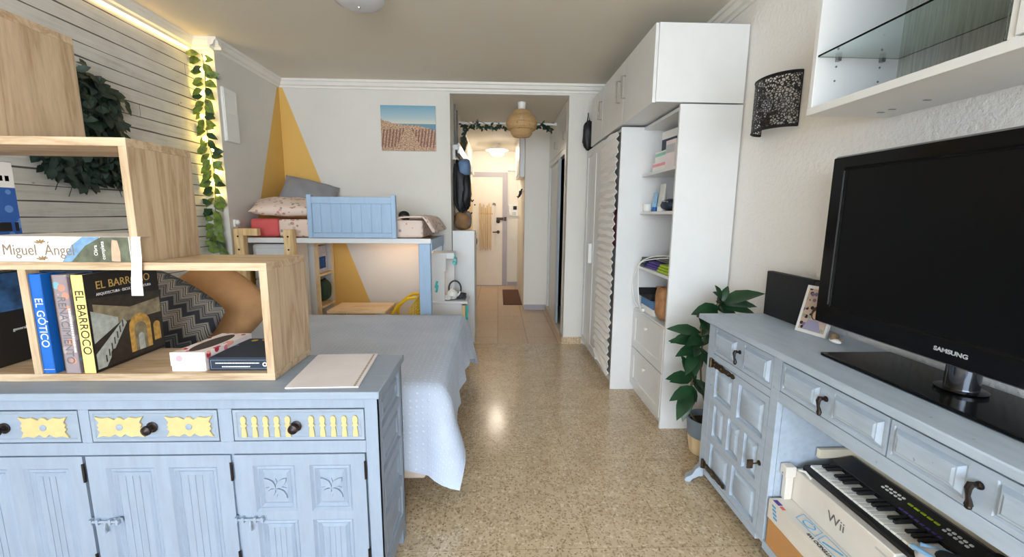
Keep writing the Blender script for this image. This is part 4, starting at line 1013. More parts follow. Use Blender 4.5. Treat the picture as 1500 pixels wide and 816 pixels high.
B().box(-.455, -.43, 4.30, 6.8, 1.84, 1.935).build('backing', 'white', t)
t = thing('wall_cables', 'grey conduit pipes running up the left hall wall above the rack', 'conduit', (-.44, 4.5, 2.0))
for y, x in ((4.45, -.447), (4.7, -.447)): B().tube([(x, y, 1.99), (x, y, 2.40)], .009, 8).build('pipe', 'greybag', t)
t = thing('dried_wreath', 'brown dried bunch hanging at the left end of the hall rod', 'dried bunch', (-.41, 5.05, 2.05))
b = B(); rnd = random.Random(5)
for k in range(60): leaf(b, Vector((-.415 + rnd.uniform(-.03, .03), 5.10 + rnd.uniform(-.03, .03), 2.22 - rnd.random() * .14)), Vector((rnd.uniform(-.5, .5), rnd.uniform(-.5, .5), -1)), Vector((0, -1, .2)), .06, .018)
b.build('stalks', 'brownbag', t, weld=False); B().tube([(-.415, 5.10, 2.22), (-.415, 5.02, 2.335)], .004, 5).build('string', 'stem', t)
def lump(name, mat, parent, c, r, seed, n=22, amp=.08, sq=2.6):
    """soft bag body: a rounded box with creases"""
    rd = random.Random(seed); ph = [rd.uniform(0, 6) for _ in range(6)]; b = B(); vs = []; fs = []
    for j in range(n // 2 + 1):
        t_ = PI * j / (n // 2)
        for i in range(n):
            a = 2 * PI * i / n; d = Vector((math.sin(t_) * math.cos(a), math.sin(t_) * math.sin(a), math.cos(t_)))
            k = (abs(d.x) ** sq + abs(d.y) ** sq + abs(d.z) ** sq) ** (-1 / sq) * (1 + amp * math.sin(6 * d.z + 3 * d.x + ph[0]) * math.sin(5 * d.y + ph[1]) + amp * .5 * math.sin(13 * d.z + 9 * d.y + ph[2]))
            vs.append(Vector(c) + Vector((d.x * r[0], d.y * r[1], d.z * r[2])) * k)
    for j in range(n // 2):
        for i in range(n): fs.append((j * n + i, j * n + (i + 1) % n, (j + 1) * n + (i + 1) % n, (j + 1) * n + i))
    return b._add(vs, fs).build(name, mat, parent, smooth=70)
t = thing('hanging_backpack', 'black backpack with a blue top hanging on the left hall wall', 'backpack', (-.39, 4.4, 1.33))
lump('body', 'bag', t, (-.378, 4.42, 1.585), (.078, .13, .25), 1, amp=.11, sq=3.4)
lump('front_pocket', 'bag', t, (-.325, 4.37, 1.53), (.045, .10, .17), 2, amp=.12, sq=3)
lump('lid', 'denim', t, (-.345, 4.39, 1.765), (.06, .10, .085), 3, amp=.06, sq=4)
B().tube([(-.43, 4.31, 1.80), (-.437, 4.275, 1.62), (-.43, 4.28, 1.42), (-.41, 4.31, 1.36)], .014, 8).build('strap', 'blackmat', t)
B().tube([(-.395, 4.38, 1.815), (-.39, 4.40, 1.835), (-.395, 4.44, 1.815)], .008, 8).build('grab_loop', 'blackmat', t)
t = thing('canvas_bag', 'brown and grey canvas bag resting on top of the white hall cabinet', 'bag', (-.37, 4.4, 1.14))
lump('body', 'brownbag', t, (-.365, 4.40, 1.237), (.082, .13, .09), 6, amp=.08, sq=4); lump('side_pocket', 'greybag', t, (-.315, 4.36, 1.25), (.04, .07, .08), 7, amp=.04)
B().tube([(-.36, 4.31, 1.30), (-.37, 4.29, 1.35), (-.36, 4.34, 1.36), (-.35, 4.42, 1.32)], .009, 8).build('strap', 'blackmat', t)
t = thing('coat_rail', 'pale wooden board with dark hooks on the left hall wall near the door', 'coat rack', (-.45, 6.4, 1.1))
B().box(-.455, -.44, 5.6, 7.2, 1.05, 1.8).build('board', 'birch', t)
for y, z in ((5.9, 1.62), (6.3, 1.3), (6.7, 1.5)): B().tube([(-.44, y, z + .04), (-.41, y, z), (-.39, y, z + .03)], .012, 8).build('hook', 'iron', t)

# built-in wardrobe of the hall
t = thing('hall_wardrobe', 'white built-in hall wardrobe with sliding doors and a dark gap', 'wardrobe', (.8, 4.95, 0))
f = FX(.67)
b = B().box(.67, .70, 4.262, 4.33, .06, 2.405).box(.67, .70, 5.60, 5.648, .06, 2.405).box(.67, .72, 4.33, 5.60, 1.915, 1.975).box(.67, .70, 4.33, 5.60, 2.37, 2.405)
b.build('frame', 'whitewarm', t, bevel=.003)
B().box(.655, 1.24, 4.262, 5.648, 0, .058).build('plinth', flat('cream_stone', C(214, 198, 176), .4), t, bevel=.003)
B().box(1.22, 1.24, 4.262, 5.648, .06, 2.405).box(.70, 1.22, 4.262, 4.28, .06, 2.405).box(.70, 1.22, 5.63, 5.648, .06, 2.405).box(.72, 1.22, 4.28, 5.63, 1.94, 1.96).build('carcass', 'cloth_gapdark', t)  # inner boards coloured near black, painting in the shade of the gap
B().slab(FX(.70), 4.86, 5.598, .06, 1.914, .018, [(4.92, 5.54, .12, 1.86)], rings=((0, 0), (.006, -.004))).build('sliding_door', 'whitewarm', t)
B().slab(FX(.675), 4.70, 4.86, .06, 1.914, .018).build('sliding_door', flat('pale_blue_edge', C(176, 192, 208), .3), t)
for a, c in ((4.335, 4.96), (4.97, 5.595)):
    d = B().slab(FX(.672), a, c, 1.98, 2.366, .018, [(a + .06, c - .06, 2.03, 2.32)], rings=((0, 0), (.006, -.004))).build('upper_door', 'whitewarm', t)
    B().tube([(.668, a + .04, 2.06), (.655, a + .04, 2.06), (.655, a + .04, 2.14), (.668, a + .04, 2.14)], .004, 6).build('handle', 'grey', d)
for k, (y, m_) in enumerate(((4.42, 'cloth_gapdark'), (4.5, 'bag'), (4.59, 'cloth_gapdark'), (4.69, 'purple'))):
    g = thing('hanging_garment', ['dark garment nearest the wardrobe frame inside the hall wardrobe gap', 'black garment hanging second in the hall wardrobe gap', 'dark garment hanging third in the hall wardrobe gap', 'purple garment hanging deepest in the hall wardrobe gap'][k], 'garment', (.95, y, .9), 'garments in the hall wardrobe')
    lump('cloth', m_, g, (.95, y, 1.3), (.2, .03, .45), 20 + k, amp=.06)
    B().tube([(.95, y, 1.7), (.95, y, 1.80), (.97, y, 1.842)], .005, 6).build('hanger', 'iron', g)
B().tube([(.95, 4.282, 1.865), (.95, 5.628, 1.865)], .012, 8).build('clothes_rail', 'chrome', t)

# ================================================================== BEDROOM WARDROBE AND TALL UNIT
t = thing('wardrobe', 'tall white panelled wardrobe between far wall and open shelf unit', 'wardrobe', (1.1, 3.5, 0))
B().box(.87, 1.355, 4.07, 4.088, 0, 1.91).box(1.335, 1.355, 2.99, 4.07, 0, 1.91).box(.87, 1.335, 2.99, 4.07, 1.892, 1.91).box(.87, 1.335, 2.99, 4.07, .05, .068).box(.885, .90, 3.0, 4.07, 0, .05).box(.87, 1.335, 3.46, 3.476, .068, 1.892).build('carcass', 'white', t)
for i, (a, c) in enumerate(((3.775, 4.085), (3.475, 3.771))):
    d = B().slab(FX(.85), a, c, .055, 1.905, .019, [(a + .055, c - .055, .12, 1.84)], rings=((0, 0), (.004, -.007), (.012, -.009))).build('door', 'white', t, bevel=.0008)
    if i == 1: B().box(.815, .850, 3.735, 3.762, .87, 1.05).build('handle', 'plastic', d, bevel=.006)
b = B(); n = 64; zz = []
for k in range(n + 1): zz.append((.834 + (.008 if k % 2 else -.007), .09 + (1.885 - .09) * k / n))
pl = []
for k, (x, z) in enumerate(zz):
    e = .010 * (k % 2) + .010 * math.sin(k * .55)
    pl.append([(x + .004 * math.sin(k * 1.7 + i * .9), 3.008 - e * (1 if i == 0 else 0) + (3.462 - 3.015) * i / 8, z - .004 * math.sin(i * 1.3 + k) - (.05 * max(0, 1 - k / 3) * (i / 8) * -1 if k < 3 else 0)) for i in range(9)])
b._add([p for r in pl for p in r], [(j * 9 + i, j * 9 + i + 1, (j + 1) * 9 + i + 1, (j + 1) * 9 + i) for j in range(n) for i in range(8)])
o = b.build('pleated_blind', 'pleat', org=(.85, 3.25, .06), smooth=0, weld=False); m = o.modifiers.new('thickness', 'SOLIDIFY'); m.thickness = .003
tag(o, 'white pleated paper blind hung over the open bay of the wardrobe', 'blind')
for k, (y, z, m_) in enumerate(((3.06, 1.52, 'cloth_gapdark'), (3.07, 1.02, 'bag'), (3.06, .55, 'cloth_gapdark'), (3.24, 1.2, 'rosebag'))):
    g = thing('folded_garment', ['uppermost dark garment in the gap beside the pleated blind', 'black garment at mid height in the gap beside the pleated blind', 'lowest dark garment in the gap beside the pleated blind', 'rose garment behind the black one beside the pleated blind'][k], 'garment', (1.05, y, z - .2), 'garments behind the pleated blind')
    lump('cloth', m_, g, (1.08, y + .07, z), (.17, .05, .20), 30 + k, amp=.08)

t = thing('tall_shelf_unit', 'tall narrow white open shelf unit with two drawers nearest the plant', 'shelf unit', (1.18, 2.67, 0))
each([(1.0, 1.352, 2.375, 2.393, 0, 1.912), (.85, 1.352, 2.969, 2.987, 0, 1.905)], 'side_panel', 'white', t, .001)
B().box(1.335, 1.352, 2.393, 2.969, 0, 1.91).build('back_panel', 'white', t)
for z in (.618, .928, 1.312, 1.568, 1.885): B().box(1.008, 1.335, 2.393, 2.969, z, z + .018).build('shelf', 'white', t, bevel=.001)
B().box(1.03, 1.335, 2.393, 2.969, 0, .06).build('plinth', 'white', t)
for z0, z1 in ((.062, .343), (.350, .628)):
    d = B().slab(FX(.998), 2.394, 2.967, z0, z1, .018, [(2.45, 2.91, z0 + .055, z1 - .055)], rings=((0, 0), (.004, -.007), (.01, -.008))).build('drawer', 'white', t, bevel=.001)
    B().tube([(.996, 2.665, (z0 + z1) / 2 + .065), (.985, 2.665, (z0 + z1) / 2 + .065), (.975, 2.665, (z0 + z1) / 2 + .063)], .01, 10, rs=[.006, .008, .013]).build('knob', 'plastic', d)
# things on its shelves
def carton(name, label, x0, x1, y0, y1, z0, z1, mat, band=None, cat='box', rz=0, group=None):
    t = thing(name, label, cat, ((x0 + x1) / 2, (y0 + y1) / 2, z0), group)
    B().box(x0, x1, y0, y1, z0, z1).build('carton', mat, t, bevel=.001)
    B().box(x0 - .0006, x0, y0 + .004, y1 - .004, z0 + (z1 - z0) * .55, z0 + (z1 - z0) * .85).build('printed_band', band or 'textblue', t)
    t.rotation_euler.z = rz; return t
Z1, Z2, Z3, Z4 = 1.587, 1.331, .947, .637
t = thing('booklet', 'blue and yellow booklet leaning at the back of the top open shelf', 'booklet', (1.13, 2.80, Z1))
B().box(1.12, 1.126, 2.70, 2.90, Z1, Z1 + .27).build('cover', 'paper', t); B().box(1.1188, 1.12, 2.705, 2.895, Z1 + .12, Z1 + .22).build('blue_print', 'navy', t); B().box(1.1188, 1.12, 2.79, 2.895, Z1 + .06, Z1 + .12).build('yellow_print', 'yellow', t)
t.rotation_euler.z = .12
carton('medicine_box', 'pale green and white medicine box on top of another on the top shelf', 1.055, 1.095, 2.65, 2.85, Z1 + .062, Z1 + .13, 'paper', flat('mint_print', C(150, 206, 190), .6), rz=.05)
carton('medicine_box', 'white medicine box with red print under the green one on the top shelf', 1.045, 1.10, 2.64, 2.86, Z1 + .001, Z1 + .061, 'paper', 'pink', rz=.05)
carton('medicine_box', 'pale pink medicine carton nearest the side panel on the top shelf', 1.03, 1.075, 2.50, 2.61, Z1 + .001, Z1 + .165, flat('pale_pink_card', C(238, 224, 226), .6), 'silver', rz=.1)
def tubey(name, label, x, y, z, h, w, mat, capm):
    t = thing(name, label, 'tube', (x, y, z + .001))
    b = B(); pr = []
    for j in range(9):
        s_ = j / 8; a = w * (.6 + .4 * s_); d = w * .6 * (1 - s_) + .003; pr.append([(x + d * math.cos(q * PI / 8), y + a * math.sin(q * PI / 8), z + .03 + (h - .03) * s_) for q in range(16)])
    b._add([p for r in pr for p in r], [(j * 16 + i, j * 16 + (i + 1) % 16, (j + 1) * 16 + (i + 1) % 16, (j + 1) * 16 + i) for j in range(8) for i in range(16)] + [tuple(range(16))[::-1], tuple(128 + i for i in range(16))])
    b.build('body', mat, t, smooth=50); B().lathe([(0, z + .001), (w * .62, z + .001), (w * .6, z + .03), (0, z + .03)], (x, y, 0), 18).build('cap', capm, t)
tubey('cream_tube', 'light blue cream tube standing on the second open shelf', 1.08, 2.875, Z2, .13, .034, flat('light_blue_plastic', C(140, 190, 226), .4), 'royal')
tubey('cream_tube', 'silvery grey cream tube with printed lines on the second open shelf', 1.075, 2.74, Z2, .175, .05, flat('silver_plastic', C(206, 204, 198), .35), 'plastic')
t = thing('cup', 'small white cup on the second open shelf', 'cup', (1.045, 2.925, Z2))
B().lathe([(0, Z2 + .001), (.026, Z2 + .001), (.032, Z2 + .05), (.029, Z2 + .05), (.024, Z2 + .006), (0, Z2 + .006)], (1.045, 2.925, 0), 20).build('bowl', 'plastic', t)
t = thing('blue_pouch', 'dark blue soft pouch at the near end of the second open shelf', 'pouch', (1.1, 2.48, Z2))
lump('body', 'navy', t, (1.08, 2.60, Z2 + .040), (.06, .075, .034), 41, amp=.06)
B().tube([(1.035, 2.55, Z2 + .055), (1.028, 2.60, Z2 + .06), (1.035, 2.65, Z2 + .055)], .004, 6).build('zip', 'silver', t)
for k, (nm, lb, y0, y1, z0, z1, mt, x0) in enumerate((('purple_folded_cloth', 'purple folded cloth bag lying on the third open shelf', 2.63, 2.855, .001, .045, 'purple', 1.03), ('lime_folded_cloth', 'lime green folded bag lying near the front of the third open shelf', 2.44, 2.625, .001, .05, 'lime', 1.02), ('dark_folded_cloth', 'dark blue folded bag at the far end of the third open shelf', 2.86, 2.96, .002, .065, 'navy', 1.02), ('grey_folded_cloth', 'grey folded cloth topmost in the pile on the third open shelf', 2.50, 2.80, .052, .085, 'greybag', 1.08))):
    t = thing(nm, lb, 'folded cloth', (1.15, (y0 + y1) / 2, Z3))
    b = B(); n_ = 9; vs = []
    for lay in range(3):
        za = Z3 + z0 + (z1 - z0) * lay / 3; zb = za + (z1 - z0) / 3 * .92; e = .006 * lay
        b.box(x0 + e, x0 + .22 + e, y0 + e, y1 - e, za, zb)
    b.build('folds', mt, t, bevel=.004)
    B().box(x0 + .03, x0 + .06, y0 + .004, y0 + .012, Z3 + z1 - .002, Z3 + z1 + .001).build('tape', 'blackmat', t)
t = thing('white_cable', 'thin white cable looping over the edge of the third open shelf', 'cable', (1.0, 2.87, .75))
def arcpts(ps, n=8):
    ps = [Vector(p) for p in ps]; out = []
    for i in range(len(ps) - 1):
        p0, p1, p2, p3 = ps[max(i - 1, 0)], ps[i], ps[i + 1], ps[min(i + 2, len(ps) - 1)]
        for k in range(n):
            t_ = k / n; out.append(.5 * ((2 * p1) + (p2 - p0) * t_ + (2 * p0 - 5 * p1 + 4 * p2 - p3) * t_ * t_ + (3 * p1 - p0 - 3 * p2 + p3) * t_ ** 3))
    return out + [ps[-1]]
B().tube(arcpts([(1.10, 2.55, 1.05), (1.05, 2.70, 1.04), (1.0, 2.85, .99), (.985, 2.93, .90), (.98, 2.96, .80), (.985, 2.92, .70), (.992, 2.84, .665)]), .0035, 6).tube(arcpts([(1.09, 2.62, 1.035), (1.0, 2.86, .98), (.99, 2.87, .85), (.99, 2.84, .72), (.993, 2.80, .668)]), .0035, 6).build('cord', 'plastic', t)
B().box(1.0, 1.022, 2.80, 2.86, .64, .662).build('adapter', 'plastic', t, bevel=.003)
t = thing('blue_box', 'blue and white carton on top of the drawers in the open shelf unit', 'box', (1.1, 2.68, Z4))
B().box(1.03, 1.20, 2.665, 2.90, Z4 + .001, Z4 + .045).build('lower_half', 'paper', t, bevel=.002); B().box(1.028, 1.202, 2.663, 2.902, Z4 + .045, Z4 + .10).build('lid', flat('mid_blue_card', C(52, 112, 168), .5, 0, .15, 30), t, bevel=.003)
t = thing('black_tray', 'flat black tray lying on the blue carton above the drawers', 'tray', (1.1, 2.72, Z4 + .1))
B().prism([(2.70, .101), (2.925, .101), (2.955, .15), (2.947, .15), (2.92, .107), (2.705, .107), (2.678, .15), (2.67, .15)], lambda u, v, w: Vector((w, u, Z4 + v)), 1.02, 1.22).build('dish', 'blackmat', t)
t = thing('paper_bag', 'crumpled brown paper bag at the near end above the drawers', 'paper bag', (1.09, 2.47, Z4))
lump('body', 'kraft', t, (1.075, 2.58, Z4 + .112), (.055, .066, .102), 44, n=30, amp=.05, sq=5)
B().tube([(1.03, 2.52, Z4 + .212), (1.032, 2.58, Z4 + .216), (1.03, 2.64, Z4 + .210)], .004, 6).build('rim', 'kraft', t)

def wall_cab(name, label, ya, yb, hy):
    t = thing(name, label, 'wall cabinet', (1.1, (ya + yb) / 2, 1.92))
    B().box(.86, 1.352, ya + .001, yb - .001, 1.92, 2.325).build('body', 'white', t, bevel=.0015)
    for (a, c), h in zip(((ya, (ya + yb) / 2), ((ya + yb) / 2, yb)) if len(hy) == 2 else ((ya, yb),), hy):
        d = B().box(.84, .858, a + .0015, c - .0015, 1.916, 2.322).build('door', 'white', t, bevel=.0015)
        B().tube([(.84, h, 2.075), (.815, h, 2.075), (.815, h, 2.215), (.84, h, 2.215)], .006, 8).build('handle', 'chrome', d)
wall_cab('upper_cabinet', 'long white two-door upper cabinet above the open shelf unit', 2.375, 3.50, (2.90, 3.02))
wall_cab('upper_cabinet', 'short white single-door upper cabinet nearest the far wall', 3.505, 3.90, (3.54,))
t = thing('black_bag', 'black bag hanging on the far wall beside the upper cabinets', 'bag', (.845, 4.06, 1.9))
lump('body', 'bag', t, (.85, 4.055, 2.04), (.055, .035, .13), 52, n=26, amp=.1)
B().tube([(.83, 4.07, 2.12), (.845, 4.085, 2.25), (.87, 4.07, 2.13)], .008, 8).build('strap', 'blackmat', t)
B().tube([(.845, 4.10, 2.25), (.845, 4.08, 2.25)], .006, 8).build('hook', 'grey', t)

# ================================================================== PLANT
LEAVES = [(1.157, 0.859, 1.102, 0.955), (1.157, 0.859, 1.295, 0.934), (1.157, 0.859, 1.308, 0.855), (1.157, 0.859, 1.198, 0.941), (1.143, 0.841, 0.978, 0.819), (1.157, 0.859, 1.078, 0.934), (1.15, 0.848, 1.26, 0.834), (1.074, 0.791, 1.026, 0.748), (1.074, 0.791, 0.985, 0.823), (1.068, 0.698, 0.899, 0.716), (1.068, 0.68, 0.954, 0.662), (1.068, 0.68, 1.088, 0.769), (1.064, 0.645, 0.913, 0.648), (1.061, 0.627, 0.93, 0.584), (1.061, 0.62, 1.109, 0.52), (1.057, 0.609, 0.968, 0.502), (1.061, 0.645, 1.129, 0.691), (1.05, 0.448, 0.885, 0.466), (1.05, 0.448, 0.985, 0.562), (1.05, 0.441, 1.116, 0.384), (1.05, 0.43, 1.026, 0.537), (1.04, 0.405, 0.902, 0.355), (1.04, 0.395, 0.927, 0.273), (1.04, 0.405, 1.05, 0.305), (1.047, 0.412, 1.123, 0.341)]
STEM = [(1.026, 0.091), (1.04, 0.27), (1.04, 0.405), (1.054, 0.555), (1.068, 0.68), (1.074, 0.791), (1.123, 0.823), (1.157, 0.859)]
t = thing('potted_plant', 'glossy broad-leaved potted plant on the floor beside the grey-blue cabinet', 'plant', (1.13, 2.12, 0))
cx, cy = 1.155, 2.12
B().lathe([(.062, 0), (.078, .004), (.09, .07), (.094, .105)], (cx, cy, 0), 36).build('wooden_base', 'birch', t, smooth=50)
B().lathe([(.0945, .105), (.102, .19), (.102, .205), (.096, .205), (.092, .17), (0, .168)], (cx, cy, 0), 36, caps=False).build('pot', 'bluegrey', t, smooth=50)
B().lathe([(0, .175), (.091, .17)], (cx, cy, 0), 24).build('soil', 'soil', t)
rnd = random.Random(9); b = B()
STP = [Vector((cx - .05, cy, .17))] + [Vector((x, 2.09, z)) for x, z in STEM[1:]]
b.tube(arcpts(STP, 5), .006, 8); b.tube(arcpts([Vector((cx + .02, cy, .17)), Vector((1.10, 2.10, .4)), Vector((1.08, 2.09, .6)), Vector((1.09, 2.08, .72))], 5), .005, 8).build('stem', 'stem', t)
b = B()
for k, (ax, az, bx_, bz) in enumerate(LEAVES):
    a = Vector((ax, 2.085 + rnd.uniform(-.02, .02), az)); e = Vector((bx_, 2.05 + rnd.uniform(-.09, .06), bz)); d = e - a; L = d.length
    nrm = Vector((rnd.uniform(-.3, .3), -.75, .75))
    d2 = d + nrm.normalized() * (.12 * L)
    leaf(b, a, d2, nrm, L * 1.05, max(.045, L * .40), 0, .16, .26)
    d3 = Vector((d2.x * rnd.uniform(.2, .9), d2.y + rnd.uniform(-.08, .08), d2.z + rnd.uniform(-.07, .05))); leaf(b, a + Vector((0, .02, -.015)), d3, nrm, L * .9, max(.04, L * .36), 0, .22, .26)
b.build('foliage', ['leafg'], t, weld=False, smooth=60)

# ================================================================== RIGHT WALL: lamp, wall unit
t = thing('wall_lamp', 'black filigree metal half-round wall lamp on the right wall', 'wall lamp', (1.36, 2.06, 1.71))
b = B(); n = 28; vs = []
for z in (1.71, 1.95):
    for i in range(n + 1):
        a = PI * i / n; vs.append((1.352 - .105 * math.sin(a), 2.06 - .135 * math.cos(a), z))
b._add(vs, [(i, i + 1, n + 2 + i, n + 1 + i) for i in range(n)])
o = b.build('shade', 'filigree', t, smooth=60, weld=False); m = o.modifiers.new('thickness', 'SOLIDIFY'); m.thickness = .0015
b = B()
for z in (1.7105, 1.9495): b.tube([(1.352 - .105 * math.sin(PI * i / 24), 2.06 - .135 * math.cos(PI * i / 24), z) for i in range(25)], .0028, 6)
for y in (1.925, 2.195): b.tube([(1.353, y, 1.71), (1.353, y, 1.95)], .003, 6)
b.build('rim', 'blackmat', t)
B().box(1.335, 1.36, 2.01, 2.11, 1.78, 1.88).build('backplate', 'whitewarm', t, bevel=.003)
B().tube([(1.34, 2.06, 1.80), (1.30, 2.06, 1.79), (1.29, 2.06, 1.755)], .009, 8).lathe([(0, 1.77), (.014, 1.77), (.016, 1.735), (0, 1.735)], (1.29, 2.06, 0), 14).build('bracket', 'brass', t)
B().sphere((1.29, 2.06, 1.83), (.026, .026, .036), 14, 8).build('bulb', 'opal', t)

t = thing('wall_unit', 'white open wall unit with glass shelf high on the right wall', 'wall unit', (1.2, .7, 1.645))
each([(1.06, 1.355, -.1, 1.47, 1.645, 1.669), (1.06, 1.355, -.1, 1.47, 2.02, 2.044)], 'board', 'white', t, .001)
each([(1.06, 1.355, 1.451, 1.469, 1.669, 2.02), (1.06, 1.345, .885, .901, 1.669, 2.02), (1.06, 1.355, -.1, -.082, 1.669, 2.02)], 'side_panel', 'white', t, .001)
B().box(1.343, 1.355, -.082, 1.451, 1.669, 2.02).build('back_panel', 'streak', t)
B().box(1.064, 1.343, .902, 1.450, 1.828, 1.834).build('glass_shelf', 'glass', t)
b = B()
for x in (1.13, 1.28):
    for z in (1.755, 1.80, 1.86): b.lathe([(0, 0), (.0035, 0), (.0035, .001), (0, .001)], (x, 1.4505, z), 10, axis='y')
    b.box(x - .006, x + .006, 1.438, 1.451, 1.815, 1.8275)
for y in (1.25, 1.36, 1.40): b.box(1.25, 1.27, y - .004, y + .004, 1.6435, 1.6452)
b.build('peg', 'grey', t)
B().box(1.055, 1.073, .30, .884, 1.672, 2.018).build('door', 'white', t, bevel=.001)
B().box(1.062, 1.068, .903, .909, 1.672, 2.018).build('glass_edge', 'glass', t)

# ================================================================== TV CABINET
tv = thing('tv_cabinet', 'greyish blue painted panelled cabinet carrying the black television', 'cabinet', (1.17, .96, 0))
FXU = FX(1.0)
B().box(.955, 1.352, .02, 1.90, .822, .846).build('top', 'tvpaint', tv, bevel=.004)
B().box(.975, 1.345, .04, 1.885, .812, .822).build('top_moulding', 'tvpaint', tv, bevel=.003)
b = B()
for a, c in ((1.824, 1.875), (1.372, 1.413), (.507, .548), (.045, .095)): b.slab(FXU, a, c, .085, .812, .022)
b.slab(FXU, .548, 1.372, .800, .812, .022).slab(FXU, .548, 1.372, .648, .690, .022)
for a, c in ((1.413, 1.824), (.095, .507)): b.slab(FXU, a, c, .803, .812, .022).slab(FXU, a, c, .645, .674, .022).slab(FXU, a, c, .065, .09, .022)
b.slab(FXU, .548, 1.372, .065, .10, .022)
for y in (1.374, .53): b.box(1.022, 1.33, y, y + .02, .1, .812)
b.box(1.022, 1.33, 1.855, 1.875, .085, .812).box(1.022, 1.33, .045, .065, .085, .812)
b.box(1.33, 1.345, .045, 1.875, .085, .812).box(1.022, 1.33, .065, 1.855, .085, .10).box(1.022, 1.33, .55, 1.372, .655, .668)
b.build('carcass', 'tvpaint', tv, bevel=.0015)
RG = ((0, 0), (.003, -.012), (.007, -.013), (.024, -.001), (.028, .001))
RGD = ((0, 0), (.002, -.003), (.005, -.003), (.014, .008), (.017, .008), (.022, .011))
def hook_handle(y, z):
    b = B(); b.lathe([(0, 0), (.009, 0), (.008, .004), (.004, .007), (.004, .016)], (.998, y, z + .014), 12, axis='x')
    b.tube([(.985, y, z + .016), (.978, y, z + .017), (.974, y, z + .008), (.976, y, z - .008), (.980, y, z - .020), (.981, y, z - .030)], .005, 8, rs=[.006, .0072, .0065, .0042, .0055, .0078])
    b.sphere((.981, y, z - .034), (.006, .007, .006), 10, 6); return b
def tvdrawer(y0, y1, z0, z1):
    mid = (y0 + y1) / 2; d = B().slab(FXU, y0, y1, z0, z1, .02, [(y0 + .009, mid - .026, z0 + .013, z1 - .012), (mid + .026, y1 - .009, z0 + .013, z1 - .012)], rings=RGD).build('drawer', 'tvpaint', tv)
    hook_handle(mid, (z0 + z1) / 2 - .004).build('handle', 'iron', d); return d
tvdrawer(1.416, 1.821, .677, .800); tvdrawer(.963, 1.364, .693, .797); tvdrawer(.552, .957, .693, .797); tvdrawer(.098, .504, .677, .800)
def strap(y, z, s):
    b = B(); b.tube([(.992, y, z - .022), (.992, y, z + .022)], .007, 8)
    prof = [(0, .02), (.012, .026), (.022, .014), (.035, .02), (.06, .016), (.09, .021), (.12, .013), (.15, .015), (.17, .008), (.18, .014), (.192, .010), (.2, 0)]
    b.prism([(y - s * u * .95, z - w * .8) for u, w in prof] + [(y - s * u * .95, z + w * .8) for u, w in prof[::-1]], FXU, .001, .005)
    for u in (.03, .09, .15): b.lathe([(0, 0), (.005, 0), (.003, .004), (0, .005)], (.9955, y - s * u * .95, z), 10, axis='x')
    return b
for y0, y1, s in ((1.416, 1.821, 1), (.098, .504, -1)):
    d = B(); L = lambda q: (y1 - q) if s > 0 else (y0 + q)
    def pn(a, c, z0, z1): return (min(L(a), L(c)), max(L(a), L(c)), z0, z1)
    pans = [pn(.030, .170, .475, .612), pn(.215, .385, .468, .615), pn(.040, .128, .288, .438), pn(.160, .248, .288, .438), pn(.280, .370, .288, .438), pn(.038, .190, .112, .250), pn(.218, .385, .112, .255)]
    d.slab(FXU, y0, y1, .093, .643, .02, pans, rings=RG); dd = d.build('door', 'tvpaint', tv)
    hy = y1 + .006 if s > 0 else y0 - .006
    for z in (.628, .118): strap(hy, z, s).build('strap_hinge', 'brass', dd)
    ly = L(.388); kb = B(); kb.lathe([(0, 0), (.010, 0), (.010, .003), (0, .003)], (1.0, ly, .372), 14, axis='x'); kb.tube([(1.0, ly, .372), (.972, ly, .370)], .003, 6); kb.box(.952, .974, ly - .003, ly + .003, .352, .386); kb.build('key', 'brass', dd)
for y, s in ((1.862, 1), (.058, -1)):
    for xx in (1.0, 1.30):
        r = .7071 if xx < 1.1 else 0
        f = (lambda u, v, w, y=y, s=s, xx=xx: Vector((xx + .02 - u * (1 if xx < 1.1 else .15) + w * .5, y + s * (u * (.25 if xx < 1.1 else .5)) + s * w, v)))
        B().prism([(0, .085), (.02, .085), (.036, .070), (.05, .04), (.075, .022), (.083, .008), (.076, 0), (.055, .0), (.045, .018), (.02, .035), (0, .04)], f, -.022, .022).build('foot', 'tvpaint', tv, bevel=.003)

B().box(1.326, 1.3295, .55, 1.372, .10, .65).build('bay_back', flat('greige_board', C(188, 180, 172), .8), tv)
# television
t = thing('television', 'large black flat television standing on the greyish blue cabinet', 'television', (1.19, .985, .846))
b = B().slab(FX(1.155), .535, 1.44, .932, 1.50, .05, [(.582, 1.388, .992, 1.462)], rings=((0, 0), (.004, -.006)), pm=1)
b.build('panel', ['blackgl', flat('screen_black', C(10, 12, 14), .3, 0, .02, spec=.15)], t, bevel=.004)
B().box(1.163, 1.195, .528, 1.447, .925, 1.507).build('rim', 'grey', t, bevel=.006)
B().box(1.1545, 1.1562, 1.389, 1.394, 1.0, 1.455).build('bezel_highlight', 'darkgrey', t)  # highlight along the inner bezel edge, painted as a paler strip
B().box(1.20, 1.245, .60, 1.37, .99, 1.44).build('rear_housing', 'black', t, bevel=.02)
text('SAMSUNG', .0155, (1.1545, .985, .962), (0, -1, 0), (0, 0, 1), 'silver', t, bold=.0005, sx=1.15)
B().box(1.075, 1.315, .675, 1.30, .848, .858).build('base', 'blackgl', t, bevel=.002)
B().lathe([(.05, .858), (.052, .866), (.034, .868), (.034, .99)], (1.20, .985, 0), 28).build('neck', flat('smoked_chrome', C(96, 98, 104), .12, 1), t)

